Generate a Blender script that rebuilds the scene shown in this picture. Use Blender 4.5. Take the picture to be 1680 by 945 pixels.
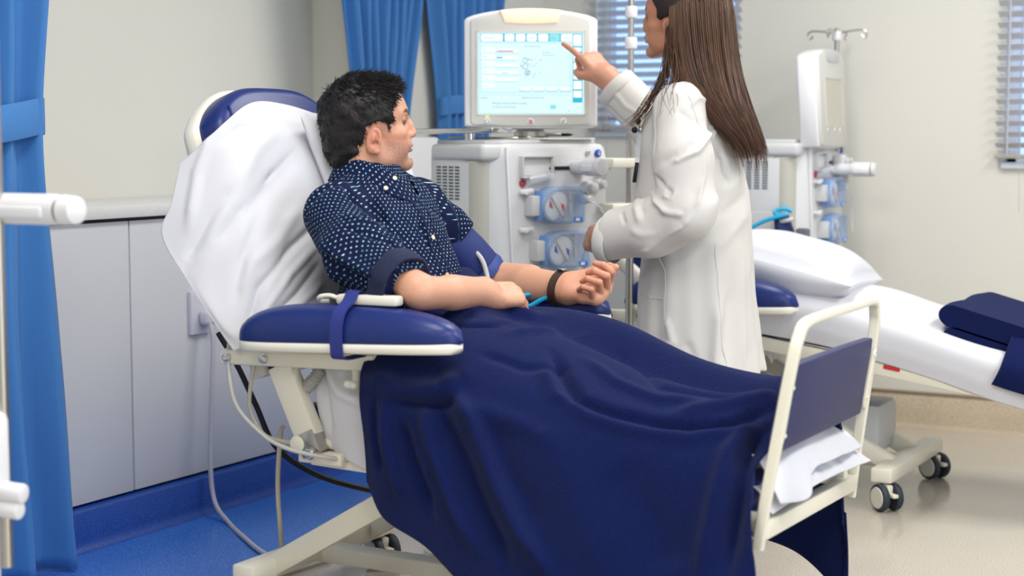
import bpy, bmesh, math, random
import numpy as np
from mathutils import Vector, Matrix
random.seed(7); RNG = np.random.RandomState(7)
scene = bpy.context.scene
col = scene.collection
for o in list(bpy.data.objects): bpy.data.objects.remove(o)

# ------------------------------------------------------------- camera, world, lights, exposure
PI = math.pi
CAM = np.array([3.19, 0.0, 1.12])
cam_d = bpy.data.cameras.new('camera'); cam = bpy.data.objects.new('camera', cam_d); col.objects.link(cam)
cam.location = CAM
cam.rotation_euler = (PI/2 - math.atan(247.5/2700), 0, math.radians(29))
cam_d.lens = 36*2700/1680; cam_d.sensor_width = 36; cam_d.clip_start = .05
cam_d.dof.use_dof = True; cam_d.dof.focus_distance = 4.15; cam_d.dof.aperture_fstop = 2.7
scene.camera = cam
scene.view_settings.view_transform = 'Standard'; scene.view_settings.look = 'None'
scene.view_settings.gamma = 1; scene.view_settings.use_curve_mapping = False
scene.view_settings.exposure = 0.0
w = bpy.data.worlds.new('sky'); scene.world = w; w.use_nodes = True
bg = w.node_tree.nodes['Background']; bg.inputs[0].default_value = (.42, .62, 1, 1); bg.inputs[1].default_value = 1.9
CEIL_Z = 2.62
# ceiling panels of the room: (x, y, strength multiplier)
PANELS = [(1.55, 2.35, 1.0), (3.4, 2.35, 1.0), (1.55, 4.75, 0.95), (3.4, 4.75, 1.5), (3.4, .3, .9), (1.2, .3, .6)]
PANEL_W = 27
for i, (x, y, k) in enumerate(PANELS):
    ld = bpy.data.lights.new('ceiling_lamp', 'AREA'); ld.shape = 'RECTANGLE'; ld.size = .56; ld.size_y = 1.16
    ld.energy = PANEL_W*k; ld.color = (1, .985, .96)
    lo = bpy.data.objects.new('ceiling_lamp', ld); col.objects.link(lo); lo.location = (x, y, CEIL_Z-.05)
# added area lamp, standing for daylight from an unseen right-hand window
ld = bpy.data.lights.new('added_daylight', 'AREA'); ld.shape = 'RECTANGLE'; ld.size = 3.2; ld.size_y = 1.5
ld.energy = 44; ld.color = (.9, .95, 1)
lo = bpy.data.objects.new('added_daylight', ld); col.objects.link(lo); lo.location = (5.55, 1.6, 1.65); lo.rotation_euler = (0, PI/2, 0)

# ------------------------------------------------------------- materials
def lin(c): 
    c = c/255.
    return c/12.92 if c <= .04045 else ((c+.055)/1.055)**2.4
def S(r, g, b): return (lin(r), lin(g), lin(b), 1)
def pm(name, rgb, rough=.5, metal=0., spec=.5, bump=0., scale=60., detail=3., trans=0., coat=0., sheen=0., emit=0., ecol=None, var=0., vscale=8., alpha=1., ior=1.45, sss=0., stretch=None):
    m = bpy.data.materials.new(name); m.use_nodes = True
    nt = m.node_tree; b = nt.nodes['Principled BSDF']; N = nt.nodes.new; L = nt.links.new
    c = S(*rgb)
    b.inputs['Base Color'].default_value = c
    b.inputs['Roughness'].default_value = rough; b.inputs['Metallic'].default_value = metal
    b.inputs['Specular IOR Level'].default_value = spec; b.inputs['IOR'].default_value = ior
    b.inputs['Transmission Weight'].default_value = trans; b.inputs['Coat Weight'].default_value = coat
    b.inputs['Sheen Weight'].default_value = sheen; b.inputs['Alpha'].default_value = alpha
    if sss: b.inputs['Subsurface Weight'].default_value = sss; b.inputs['Subsurface Radius'].default_value = (.01, .004, .002)
    if emit:
        b.inputs['Emission Color'].default_value = S(*(ecol or rgb)); b.inputs['Emission Strength'].default_value = emit
    if bump or var:
        tc = N('ShaderNodeTexCoord'); src = tc.outputs['Object']
        if stretch:
            mp = N('ShaderNodeMapping'); mp.inputs['Scale'].default_value = stretch; L(src, mp.inputs[0]); src = mp.outputs[0]
    if bump:
        n = N('ShaderNodeTexNoise'); n.inputs['Scale'].default_value = scale; n.inputs['Detail'].default_value = detail; L(src, n.inputs['Vector'])
        bp = N('ShaderNodeBump'); bp.inputs['Strength'].default_value = bump; bp.inputs['Distance'].default_value = .01; L(n.outputs['Fac'], bp.inputs['Height']); L(bp.outputs[0], b.inputs['Normal'])
    if var:
        n2 = N('ShaderNodeTexNoise'); n2.inputs['Scale'].default_value = vscale; n2.inputs['Detail'].default_value = 4; L(src, n2.inputs['Vector'])
        rp = N('ShaderNodeMapRange'); rp.inputs[1].default_value = .3; rp.inputs[2].default_value = .7; rp.inputs[3].default_value = 1-var; rp.inputs[4].default_value = 1+var; L(n2.outputs['Fac'], rp.inputs[0])
        mx = N('ShaderNodeMix'); mx.data_type = 'RGBA'; mx.blend_type = 'MULTIPLY'; mx.inputs[0].default_value = 1; mx.inputs[6].default_value = c; L(rp.outputs[0], mx.inputs[7]); L(mx.outputs[2], b.inputs['Base Color'])
    return m
def speckle(name, base, darkc, lightc, rough, sc=160., amt=.5, coat=0.):
    """terrazzo-like sheet vinyl: fine dark and light flecks"""
    m = bpy.data.materials.new(name); m.use_nodes = True; nt = m.node_tree; b = nt.nodes['Principled BSDF']; N = nt.nodes.new; L = nt.links.new
    b.inputs['Roughness'].default_value = rough; b.inputs['Coat Weight'].default_value = coat
    tc = N('ShaderNodeTexCoord')
    n = N('ShaderNodeTexNoise'); n.inputs['Scale'].default_value = sc; n.inputs['Detail'].default_value = 2; L(tc.outputs['Object'], n.inputs['Vector'])
    r = N('ShaderNodeValToRGB'); e = r.color_ramp.elements; e[0].position = .34; e[0].color = S(*darkc); e[1].position = .5; e[1].color = S(*base)
    q = e.new(.68); q.color = S(*lightc); L(n.outputs['Fac'], r.inputs[0])
    n2 = N('ShaderNodeTexNoise'); n2.inputs['Scale'].default_value = 2.2; n2.inputs['Detail'].default_value = 5; L(tc.outputs['Object'], n2.inputs['Vector'])
    rp = N('ShaderNodeMapRange'); rp.inputs[1].default_value = .3; rp.inputs[2].default_value = .7; rp.inputs[3].default_value = .93; rp.inputs[4].default_value = 1.05; L(n2.outputs['Fac'], rp.inputs[0])
    mx = N('ShaderNodeMix'); mx.data_type = 'RGBA'; mx.blend_type = 'MULTIPLY'; mx.inputs[0].default_value = 1; L(r.outputs[0], mx.inputs[6]); L(rp.outputs[0], mx.inputs[7]); L(mx.outputs[2], b.inputs['Base Color'])
    return m
def vcol_mat(name, rough=.5, bump=0., scale=200., sss=0., attr='Col'):
    m = pm(name, (200, 160, 140), rough, bump=bump, scale=scale, sss=sss); nt = m.node_tree
    a = nt.nodes.new('ShaderNodeAttribute'); a.attribute_name = attr
    nt.links.new(a.outputs['Color'], nt.nodes['Principled BSDF'].inputs['Base Color']); return m
M = {}
M['wall'] = pm('wall_paint', (224, 222, 212), .7, bump=.04, scale=300)
M['ceiling'] = pm('ceiling_paint', (240, 240, 236), .8)
M['cabinet'] = pm('cabinet_laminate', (214, 216, 222), .32, spec=.4)
M['worktop'] = pm('worktop_laminate', (226, 226, 226), .35, var=.03, vscale=30)
M['darkgap'] = pm('dark_gap', (60, 62, 66), .6)
M['floor'] = speckle('cream_vinyl', (192, 183, 169), (164, 152, 136), (212, 205, 194), .2, 300, coat=.2)
M['floorblue'] = speckle('blue_vinyl', (48, 116, 218), (18, 70, 160), (100, 160, 236), .3, 260)
M['skirtblue'] = speckle('blue_skirting', (12, 68, 160), (8, 50, 128), (24, 88, 182), .4, 260)
M['skirttan'] = speckle('tan_skirting', (196, 180, 156), (170, 154, 130), (210, 196, 174), .4, 260)
M['curtain'] = pm('blue_curtain', (64, 124, 188), .78, sheen=.12, bump=.15, scale=500)
M['cream'] = pm('cream_enamel', (236, 231, 212), .3, coat=.2)
M['creamplastic'] = pm('cream_plastic', (236, 232, 218), .4)
M['navyvinyl'] = pm('navy_vinyl', (26, 44, 108), .34, bump=.05, scale=400, spec=.45)
M['navypanel'] = pm('navy_panel', (44, 48, 92), .5)
M['fleece'] = pm('navy_fleece', (19, 31, 80), .95, spec=.06, bump=.6, scale=420, detail=4, sheen=.06, var=.16, vscale=220)
M['sheet'] = pm('white_sheet', (216, 216, 221), .8, bump=.05, scale=900, spec=.2)
M['pillow'] = pm('pillow_cotton', (214, 215, 221), .8, spec=.2)
M['chrome'] = pm('chrome', (210, 210, 212), .15, metal=1)
M['steel'] = pm('brushed_steel', (190, 186, 178), .28, metal=1)
M['black'] = pm('black_rubber', (18, 20, 26), .5)
M['tyre'] = pm('dark_tyre', (44, 54, 64), .5)
M['wheel'] = pm('wheel_cap', (222, 218, 204), .4)
M['mwhite'] = pm('machine_white', (222, 223, 225), .35, spec=.4)
M['mgrey'] = pm('machine_grey', (208, 209, 209), .4)
M['mwarm'] = pm('machine_warm_grey', (192, 190, 178), .4)
M['bezel'] = pm('bezel_grey', (214, 213, 206), .42)
M['vent'] = pm('vent_slot', (70, 92, 96), .6)
M['clearblue'] = pm('clear_blue_plastic', (168, 200, 244), .08, alpha=.36, spec=.6)
M['clear'] = pm('clear_plastic', (232, 236, 244), .1, alpha=.45, spec=.6)
M['hingeblue'] = pm('hinge_blue', (120, 168, 232), .25, alpha=.75)
M['blueplastic'] = pm('blue_plastic', (66, 130, 220), .3)
M['cyan'] = pm('cyan_tube', (30, 176, 222), .3, coat=.4)
M['greycable'] = pm('grey_cable', (186, 184, 178), .45)
M['beigecable'] = pm('beige_cable', (188, 180, 160), .45)
M['paleplug'] = pm('pale_plastic', (214, 216, 228), .4)
M['red'] = pm('red_ink', (206, 46, 54), .5)
M['bluek'] = pm('blue_ink', (30, 84, 190), .5)
M['greenink'] = pm('green_ink', (30, 150, 90), .5)
M['pinkink'] = pm('pink_ink', (196, 84, 130), .5)
M['navyink'] = pm('navy_ink', (70, 90, 140), .5)
M['white'] = pm('white_gloss', (232, 232, 234), .35)
M['slat'] = pm('blind_slat', (222, 219, 214), .5)
M['winframe'] = pm('window_frame', (226, 232, 244), .4)
M['glass'] = pm('window_glass', (235, 242, 255), .02, trans=1, ior=1.02, spec=.1)
M['led'] = pm('green_led', (190, 230, 40), .4, emit=1.2)
M['amber'] = pm('amber_lens', (246, 222, 208), .35, emit=.5, ecol=(255, 196, 130))

# ------------------------------------------------------------- objects
def tag(o, label=None, cat=None, group=None, kind=None):
    if label: o['label'] = label
    if cat: o['category'] = cat
    if group: o['group'] = group
    if kind: o['kind'] = kind
    return o
def thing(name, label, cat, loc=(0, 0, 0), rotz=0., group=None):
    o = bpy.data.objects.new(name, None); col.objects.link(o); o.empty_display_size = .05
    o.location = loc; o.rotation_euler = (0, 0, rotz); o['_rz'] = rotz
    return tag(o, label, cat, group)
def root_of(o):
    while o.parent: o = o.parent
    return o
def build(name, V, F, mat, parent=None, smooth=True, sharp=38., local=False, attrs=None):
    """one mesh object; V in world coordinates unless local; a child is stored in its root's frame"""
    V = np.asarray(V, dtype=np.float64).reshape(-1, 3)
    loc = None
    if parent is not None and not local:
        r = root_of(parent); rz = r.get('_rz', 0.); V = V - np.array(r.location)
        c, s = math.cos(-rz), math.sin(-rz); V = np.stack([V[:, 0]*c - V[:, 1]*s, V[:, 0]*s + V[:, 1]*c, V[:, 2]], 1)
    elif parent is None:
        loc = np.array([(V[:, 0].min()+V[:, 0].max())/2, (V[:, 1].min()+V[:, 1].max())/2, V[:, 2].min()]); V = V - loc
    me = bpy.data.meshes.new(name)
    if isinstance(F, np.ndarray):
        k = F.shape[1]; me.vertices.add(len(V)); me.vertices.foreach_set('co', V.astype(np.float32).ravel())
        me.loops.add(F.size); me.loops.foreach_set('vertex_index', F.astype(np.int32).ravel())
        me.polygons.add(len(F)); me.polygons.foreach_set('loop_start', np.arange(0, F.size, k, dtype=np.int32))
        me.update(calc_edges=True); me.validate()
    else:
        me.from_pydata(V.tolist(), [], [list(f) for f in F]); me.update()
    if attrs:
        for an, (ty, arr) in attrs.items():
            a = me.attributes.new(an, ty, 'POINT'); a.data.foreach_set('color' if ty == 'FLOAT_COLOR' else 'vector', np.asarray(arr, dtype=np.float32).ravel())
    me.polygons.foreach_set('use_smooth', [smooth]*len(me.polygons))
    if smooth and sharp < 180: me.set_sharp_from_angle(angle=math.radians(sharp))
    me.materials.append(mat if not isinstance(mat, str) else M[mat])
    o = bpy.data.objects.new(name, me); col.objects.link(o)
    if parent is not None: o.parent = parent
    if loc is not None: o.location = loc; o['_rz'] = 0.
    return o
def rotm(ax, ang): return np.array(Matrix.Rotation(ang, 3, ax))
def unit(v): v = np.asarray(v, float); return v/max(np.linalg.norm(v), 1e-9)
def frame_from(d, up=(0, 0, 1)):
    d = unit(d); up = np.asarray(up, float)
    if abs(d @ up) > .97: up = np.array([1., 0, 0]) if abs(d[0]) < .9 else np.array([0, 1., 0])
    x = unit(np.cross(up, d)); y = np.cross(d, x); return x, y, d
def catmull(P, n, closed=False):
    P = np.asarray(P, float); k = len(P)
    if k < 3: t = np.linspace(0, 1, n)[:, None]; return P[0]*(1-t) + P[-1]*t
    Q = np.vstack([P[-1], P, P[0], P[1]]) if closed else np.vstack([2*P[0]-P[1], P, 2*P[-1]-P[-2]])
    segs = k if closed else k-1
    u = np.linspace(0, segs, n, endpoint=not closed); i = np.minimum(u.astype(int), segs-1); t = (u-i)[:, None]
    a, b, c, d = Q[i], Q[i+1], Q[i+2], Q[i+3]
    return .5*((2*b) + (c-a)*t + (2*a-5*b+4*c-d)*t*t + (3*b-a-3*c+d)*t**3)
class MB:
    def __init__(s): s.V = []; s.F = []; s.n = 0
    def add(s, V, F):
        V = np.asarray(V, float); s.V.append(V); s.F += [tuple(i+s.n for i in f) for f in F]; s.n += len(V); return s
    def box(s, c, size, R=None, bev=0., seg=2):
        bm = bmesh.new(); bmesh.ops.create_cube(bm, size=1)
        for v in bm.verts: v.co = Vector((v.co.x*size[0], v.co.y*size[1], v.co.z*size[2]))
        if bev: bmesh.ops.bevel(bm, geom=bm.edges[:], offset=min(bev, min(size)*.49), segments=seg, affect='EDGES', profile=.5, clamp_overlap=True)
        bm.verts.index_update(); V = np.array([v.co[:] for v in bm.verts]); F = [tuple(v.index for v in f.verts) for f in bm.faces]; bm.free()
        if R is not None: V = V @ np.asarray(R).T
        return s.add(V + np.asarray(c), F)
    def bar(s, p0, p1, wd, ht, up=(0, 0, 1), bev=.004, ext=0.):
        """rectangular bar from p0 to p1: wd across, ht along 'up'"""
        p0 = np.asarray(p0, float); p1 = np.asarray(p1, float); x, y, d = frame_from(p1-p0, up)
        return s.box((p0+p1)/2, (wd, ht, np.linalg.norm(p1-p0)+ext), np.stack([x, y, d], 1), bev)
    def loft(s, rings, caps=True, closed=False):
        rings = [np.asarray(r, float) for r in rings]; n = len(rings[0]); V = np.vstack(rings); F = []; m = len(rings)
        for i in range(m if closed else m-1):
            a = i*n; b = ((i+1) % m)*n
            for j in range(n): k = (j+1) % n; F.append((a+j, a+k, b+k, b+j))
        if caps and not closed: F.append(tuple(range(n-1, -1, -1))); F.append(tuple(range((m-1)*n, m*n)))
        return s.add(V, F)
    def tube(s, pts, r, n=10, caps=True, res=None, closed=False, flat=1., up=(0, 0, 1)):
        P = np.asarray(pts, float); r0 = np.broadcast_to(np.asarray(r, float), (len(P),)).copy() if np.ndim(r) else np.full(len(P), float(r))
        if res:
            P2 = catmull(np.column_stack([P, r0]), res, closed); P, r0 = P2[:, :3], P2[:, 3]
        T = np.gradient(P, axis=0) if not closed else np.roll(P, -1, 0)-np.roll(P, 1, 0)
        x, y, d = frame_from(T[0], up); rings = []; a = np.linspace(0, 2*PI, n, endpoint=False)
        for i in range(len(P)):
            d = unit(T[i]); x = unit(x - (x @ d)*d); y = np.cross(d, x)
            rings.append(P[i] + r0[i]*(np.cos(a)[:, None]*x + flat*np.sin(a)[:, None]*y))
        return s.loft(rings, caps, closed)
    def cyl(s, p0, p1, r, r1=None, n=20, bev=0.):
        p0 = np.asarray(p0, float); p1 = np.asarray(p1, float); r1 = r if r1 is None else r1; L = np.linalg.norm(p1-p0); d = (p1-p0)/L
        prof = [(r, 0), (r1, L)] if not bev else [(r-bev, 0), (r-bev*.3, bev*.3), (r, bev), (r1, L-bev), (r1-bev*.3, L-bev*.3), (r1-bev, L)]
        return s.lathe(prof, p0, d, n)
    def lathe(s, prof, o, d=(0, 0, 1), n=24, caps=True, up=(0, 0, 1)):
        x, y, d = frame_from(d, up); a = np.linspace(0, 2*PI, n, endpoint=False)
        return s.loft([np.asarray(o) + z*d + r*(np.cos(a)[:, None]*x + np.sin(a)[:, None]*y) for r, z in prof], caps)
    def prism(s, poly, o, ex, ey, ez, depth, bev=0.):
        """polygon (2D) in plane ex,ey at o extruded along ez"""
        poly = np.asarray(poly, float); ar = np.sum(poly[:, 0]*np.roll(poly[:, 1], -1)-np.roll(poly[:, 0], -1)*poly[:, 1])
        ex, ey, ez = map(unit, (ex, ey, ez))
        if ar*np.dot(np.cross(ex, ey), ez) < 0: poly = poly[::-1]
        def ring(p, z): return np.asarray(o) + p[:, :1]*ex + p[:, 1:]*ey + z*ez
        def inset(p, b):
            a = unit_rows(np.roll(p, -1, 0)-p); c = unit_rows(p-np.roll(p, 1, 0)); sg = 1 if np.sum(p[:, 0]*np.roll(p[:, 1], -1)-np.roll(p[:, 0], -1)*p[:, 1]) > 0 else -1
            nn = unit_rows(np.stack([-(a[:, 1]+c[:, 1]), a[:, 0]+c[:, 0]], 1))*sg; return p + nn*b
        if bev: rs = [ring(inset(poly, bev), 0), ring(inset(poly, bev*.3), bev*.3), ring(poly, bev), ring(poly, depth-bev), ring(inset(poly, bev*.3), depth-bev*.3), ring(inset(poly, bev), depth)]
        else: rs = [ring(poly, 0), ring(poly, depth)]
        return s.loft(rs)
    def ell(s, c, r, R=None, n=20, m=12):
        th = np.linspace(0, PI, m+1); rings = []
        a = np.linspace(0, 2*PI, n, endpoint=False)
        for t in th:
            t = min(max(t, .02), PI-.02); q = np.stack([np.sin(t)*np.cos(a)*r[0], np.sin(t)*np.sin(a)*r[1], np.full(n, -np.cos(t)*r[2])], 1)
            if R is not None: q = q @ np.asarray(R).T
            rings.append(q + np.asarray(c))
        return s.loft(rings)
    def grid(s, P, thick=0., flip=False):
        """open surface from P[nu,nv,3], given a thickness along its normals"""
        P = np.asarray(P, float); nu, nv = P.shape[:2]
        if thick:
            du = np.gradient(P, axis=0); dv = np.gradient(P, axis=1); N = np.cross(du, dv); N /= np.maximum(np.linalg.norm(N, axis=2, keepdims=True), 1e-9)
            if flip: N = -N
            V = np.vstack([P.reshape(-1, 3), (P-N*thick).reshape(-1, 3)])
        else: V = P.reshape(-1, 3)
        F = []; q = nu*nv
        for i in range(nu-1):
            for j in range(nv-1):
                f = (i*nv+j, (i+1)*nv+j, (i+1)*nv+j+1, i*nv+j+1)
                if flip: f = f[::-1]
                F.append(f)
                if thick: F.append(tuple(k+q for k in f[::-1]))
        if thick:
            B = [i*nv for i in range(nu)] + [(nu-1)*nv+j for j in range(1, nv)] + [i*nv+nv-1 for i in range(nu-2, -1, -1)] + [j for j in range(nv-2, 0, -1)]
            for a, b in zip(B, B[1:]+B[:1]):
                f = (b, a, a+q, b+q)
                F.append(f[::-1] if flip else f)
        return s.add(V, F)
    def xf(s, R, t):
        s.V = [v @ np.asarray(R).T + np.asarray(t) for v in s.V]; return s
    def build(s, name, mat, parent=None, **k): return build(name, np.vstack(s.V), s.F, mat, parent, **k)
def unit_rows(a): return a/np.maximum(np.linalg.norm(a, axis=-1, keepdims=True), 1e-9)
def rrect(w, h, r, n=6):
    out = []
    for cx, cy, a0 in ((w/2-r, h/2-r, 0), (-w/2+r, h/2-r, PI/2), (-w/2+r, -h/2+r, PI), (w/2-r, -h/2+r, 1.5*PI)):
        for i in range(n+1): a = a0 + i*PI/2/n; out.append((cx+r*math.cos(a), cy+r*math.sin(a)))
    return out
def surf(C, nu, nv):
    """smooth surface through a control grid C[m][k] of points"""
    C = np.asarray(C, float); A = np.stack([catmull(C[i], nv) for i in range(len(C))]); return np.stack([catmull(A[:, j], nu) for j in range(nv)], 1)
def vnoise(P, sc, seed=0):
    """cheap smooth pseudo-noise (sum of rotated sines), roughly -1..1"""
    r = np.random.RandomState(seed); out = np.zeros(P.shape[:-1])
    for k in range(5):
        d = r.normal(size=3); d /= np.linalg.norm(d); f = sc*(.7+.9*r.rand()); out = out + np.sin(P @ d*f + r.rand()*6.28 + 1.3*np.sin(P @ np.roll(d, 1)*f*.6 + r.rand()*6))
    return out/3.2
def seg_dist(P, a, b):
    a = np.asarray(a, float); b = np.asarray(b, float); ab = b-a; t = np.clip(((P-a) @ ab)/(ab @ ab), 0, 1); return np.linalg.norm(P-(a+t[..., None]*ab), axis=-1), t
def poly_dist(P, pts):
    """distance to a polyline and parameter 0..1 along it"""
    best = None; n = len(pts)-1
    for i in range(n):
        d, t = seg_dist(P, pts[i], pts[i+1]); t = (i+t)/n
        if best is None: best, bt = d, t
        else: k = d < best; best = np.where(k, d, best); bt = np.where(k, t, bt)
    return best, bt

# ------------------------------------------------------------- sculpting: smooth-union distance fields -> quads
class SDF:
    def __init__(s, lo, hi, h):
        s.lo = np.asarray(lo, float); s.h = h; s.n = np.ceil((np.asarray(hi)-s.lo)/h).astype(int)+1; s.G = np.full(s.n, 1., np.float32)
    def block(s, lo, hi):
        a = np.clip(np.floor((np.asarray(lo)-s.lo)/s.h).astype(int), 0, s.n-1); b = np.clip(np.ceil((np.asarray(hi)-s.lo)/s.h).astype(int)+1, 1, s.n)
        if np.any(b <= a): return None, None
        ax = [s.lo[i]+s.h*np.arange(a[i], b[i]) for i in range(3)]
        P = np.stack(np.meshgrid(*ax, indexing='ij'), -1); return P, tuple(slice(a[i], b[i]) for i in range(3))
    def op(s, fn, lo, hi, k=.01, sub=False):
        pad = k+3*s.h; P, sl = s.block(np.asarray(lo)-pad, np.asarray(hi)+pad)
        if P is None: return
        d = fn(P).astype(np.float32); g = s.G[sl]
        if sub:
            d = -d; h = np.clip(.5-.5*(g-d)/k, 0, 1); s.G[sl] = g*(1-h)+d*h + k*h*(1-h)
        else:
            h = np.clip(.5+.5*(g-d)/k, 0, 1); s.G[sl] = g*(1-h)+d*h - k*h*(1-h)
    def cone(s, a, b, r0, r1, k=.01, sub=False):
        a = np.asarray(a, float); b = np.asarray(b, float); R = max(r0, r1)
        def fn(P):
            d, t = seg_dist(P, a, b); return d-(r0+(r1-r0)*t)
        s.op(fn, np.minimum(a, b)-R, np.maximum(a, b)+R, k, sub)
    def chain(s, pts, rs, k=.01, sub=False):
        for i in range(len(pts)-1): s.cone(pts[i], pts[i+1], rs[i], rs[i+1], k, sub)
    def ball(s, c, r, k=.01, sub=False): s.cone(c, np.asarray(c, float)+1e-5, r, r, k, sub)
    def ell(s, c, r, R=None, k=.01, sub=False):
        c = np.asarray(c, float); r = np.asarray(r, float); R = np.eye(3) if R is None else np.asarray(R, float); m = r.max()
        def fn(P):
            q = (P-c) @ R; a = np.linalg.norm(q/r, axis=-1); b = np.linalg.norm(q/(r*r), axis=-1); return a*(a-1)/np.maximum(b, 1e-6)
        s.op(fn, c-m, c+m, k, sub)
    def rbox(s, c, half, rad, R=None, k=.01, sub=False):
        c = np.asarray(c, float); half = np.asarray(half, float)-rad; R = np.eye(3) if R is None else np.asarray(R, float); m = np.linalg.norm(half)+rad
        def fn(P):
            q = np.abs((P-c) @ R)-half; return np.linalg.norm(np.maximum(q, 0), axis=-1)+np.minimum(q.max(-1), 0)-rad
        s.op(fn, c-m, c+m, k, sub)
    def mesh(s):
        G = s.G; ins = G < 0; n = np.array(G.shape)
        c = np.zeros(n-1, np.uint8)
        for dx in (0, 1):
            for dy in (0, 1):
                for dz in (0, 1): c += ins[dx:n[0]-1+dx, dy:n[1]-1+dy, dz:n[2]-1+dz]
        act = np.argwhere((c > 0) & (c < 8)); idx = np.full(n-1, -1, np.int64); idx[tuple(act.T)] = np.arange(len(act))
        acc = np.zeros((len(act), 3)); cnt = np.zeros(len(act))
        cor = [(0, 0, 0), (1, 0, 0), (0, 1, 0), (1, 1, 0), (0, 0, 1), (1, 0, 1), (0, 1, 1), (1, 1, 1)]
        val = [G[tuple((act+np.array(q)).T)] for q in cor]
        for i in range(8):
            for j in range(i+1, 8):
                if sum(abs(cor[i][m]-cor[j][m]) for m in range(3)) != 1: continue
                x = (val[i] < 0) != (val[j] < 0); t = np.where(x, val[i]/np.where(x, val[i]-val[j], 1), 0)
                p = np.array(cor[i])+t[:, None]*(np.array(cor[j])-np.array(cor[i])); acc += np.where(x[:, None], p, 0); cnt += x
        V = s.lo+s.h*(act+acc/cnt[:, None]); F = []
        for ax in range(3):
            o1, o2 = (ax+1) % 3, (ax+2) % 3
            sl0 = [slice(1, n[i]-1) for i in range(3)]; sl1 = list(sl0); sl0[ax] = slice(0, n[ax]-1); sl1[ax] = slice(1, n[ax])
            a, b = ins[tuple(sl0)], ins[tuple(sl1)]; e = np.argwhere(a != b); base = np.array([1, 1, 1]); base[ax] = 0; e = e+base
            fl = a[tuple((e-base).T)]
            def at(d1, d2):
                q = e.copy(); q[:, o1] -= d1; q[:, o2] -= d2; return idx[tuple(q.T)]
            Q = np.stack([at(1, 1), at(0, 1), at(0, 0), at(1, 0)], 1); Q[~fl] = Q[~fl][:, ::-1]; F.append(Q)
        F = np.vstack(F); F = F[(F >= 0).all(1)]; return V, F
def relax(V, F, it=2, lam=.5):
    E = np.vstack([F[:, [0, 1]], F[:, [1, 2]], F[:, [2, 3]], F[:, [3, 0]]]); cnt = np.bincount(np.r_[E[:, 0], E[:, 1]], minlength=len(V))
    for q in range(it):
        for l in (lam, -lam*.95):
            A = np.stack([np.bincount(E[:, 0], V[E[:, 1], i], len(V))+np.bincount(E[:, 1], V[E[:, 0], i], len(V)) for i in range(3)], 1)/np.maximum(cnt, 1)[:, None]
            V = V+l*(A-V)
    return V
def vnormals(V, F):
    n = np.cross(V[F[:, 2]]-V[F[:, 0]], V[F[:, 3]]-V[F[:, 1]]); N = np.zeros_like(V)
    for j in range(4):
        for i in range(3): N[:, i] += np.bincount(F[:, j], n[:, i], len(V))
    return unit_rows(N)
# ------------------------------------------------------------- the room
def struct(name, mb, mat, parent=None, **k):
    o = mb.build(name, mat, parent, **k)
    if parent is None: tag(o, kind='structure')
    return o
def slab(x0, x1, y0, y1, z0, z1): return MB().box(((x0+x1)/2, (y0+y1)/2, (z0+z1)/2), (x1-x0, y1-y0, z1-z0))
RX, RY0, RY1 = 5.7, -1.3, 6.33
struct('floor', slab(-.5, RX, RY0, RY1+.1, -.1, 0), 'floor')
struct('trim_5', slab(.05, .62, RY0, RY1-.02, -.02, .0025), 'floorblue')
struct('ceiling', slab(-.5, RX, RY0, RY1+.1, CEIL_Z, CEIL_Z+.1), 'ceiling')
struct('wall_left', slab(-.55, -.4, RY0, 5.0, 0, CEIL_Z), 'wall')
struct('wall_left', slab(-.55, -.17, 4.97, RY1+.1, 0, CEIL_Z), 'wall')
W1 = (.09, .73, 1.13, 2.3); W2 = (1.79, 2.75, 1.01, 2.3)
wb = MB(); 
def addslab(mb, *a): mb.box(((a[0]+a[1])/2, (a[2]+a[3])/2, (a[4]+a[5])/2), (a[1]-a[0], a[3]-a[2], a[5]-a[4]))
xs = [-.2, W1[0], W1[1], W2[0], W2[1], RX]
for a, b in ((0, 1), (2, 3), (4, 5)): addslab(wb, xs[a], xs[b], RY1, RY1+.14, 0, CEIL_Z)
for Wd in (W1, W2):
    addslab(wb, Wd[0], Wd[1], RY1, RY1+.14, 0, Wd[2]); addslab(wb, Wd[0], Wd[1], RY1, RY1+.14, Wd[3], CEIL_Z)
struct('wall_back', wb, 'wall', smooth=False)
wr = MB(); wy0, wy1, wz0, wz1 = -.1, 3.3, .85, 2.4
for a in ((RX, RX+.12, RY0, wy0, 0, CEIL_Z), (RX, RX+.12, wy1, RY1+.1, 0, CEIL_Z), (RX, RX+.12, wy0, wy1, 0, wz0), (RX, RX+.12, wy0, wy1, wz1, CEIL_Z)): addslab(wr, *a)
struct('wall_right', wr, 'wall', smooth=False)
struct('wall_front', slab(-.5, RX, RY0-.12, RY0, 0, CEIL_Z), 'wall')
# coved skirtings
def skirt(name, p0, p1, inward, h, mat, cove=.03):
    prof = [(0, 0), (cove+.006, 0), (.018, .008), (.009, cove), (.006, h-.004), (.003, h), (0, h)]
    rings = [[np.array(p)+np.array(inward)*a+np.array([0, 0, b]) for a, b in prof] for p in (p0, p1)]
    return struct(name, MB().loft(rings), mat, sharp=60)
skirt('baseboard_left', (.045, 2.2, 0), (.045, 4.97, 0), (1, 0, 0), .112, 'skirtblue')
skirt('baseboard_back', (-.15, RY1, 0), (RX, RY1, 0), (0, -1, 0), .125, 'skirttan', .05)
struct('trim_1', MB().box(((RX-.15)/2, RY1-.006, .128), (RX+.15, .012, .01), bev=.003), pm('skirting_cap', (150, 132, 110), .5))
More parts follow.
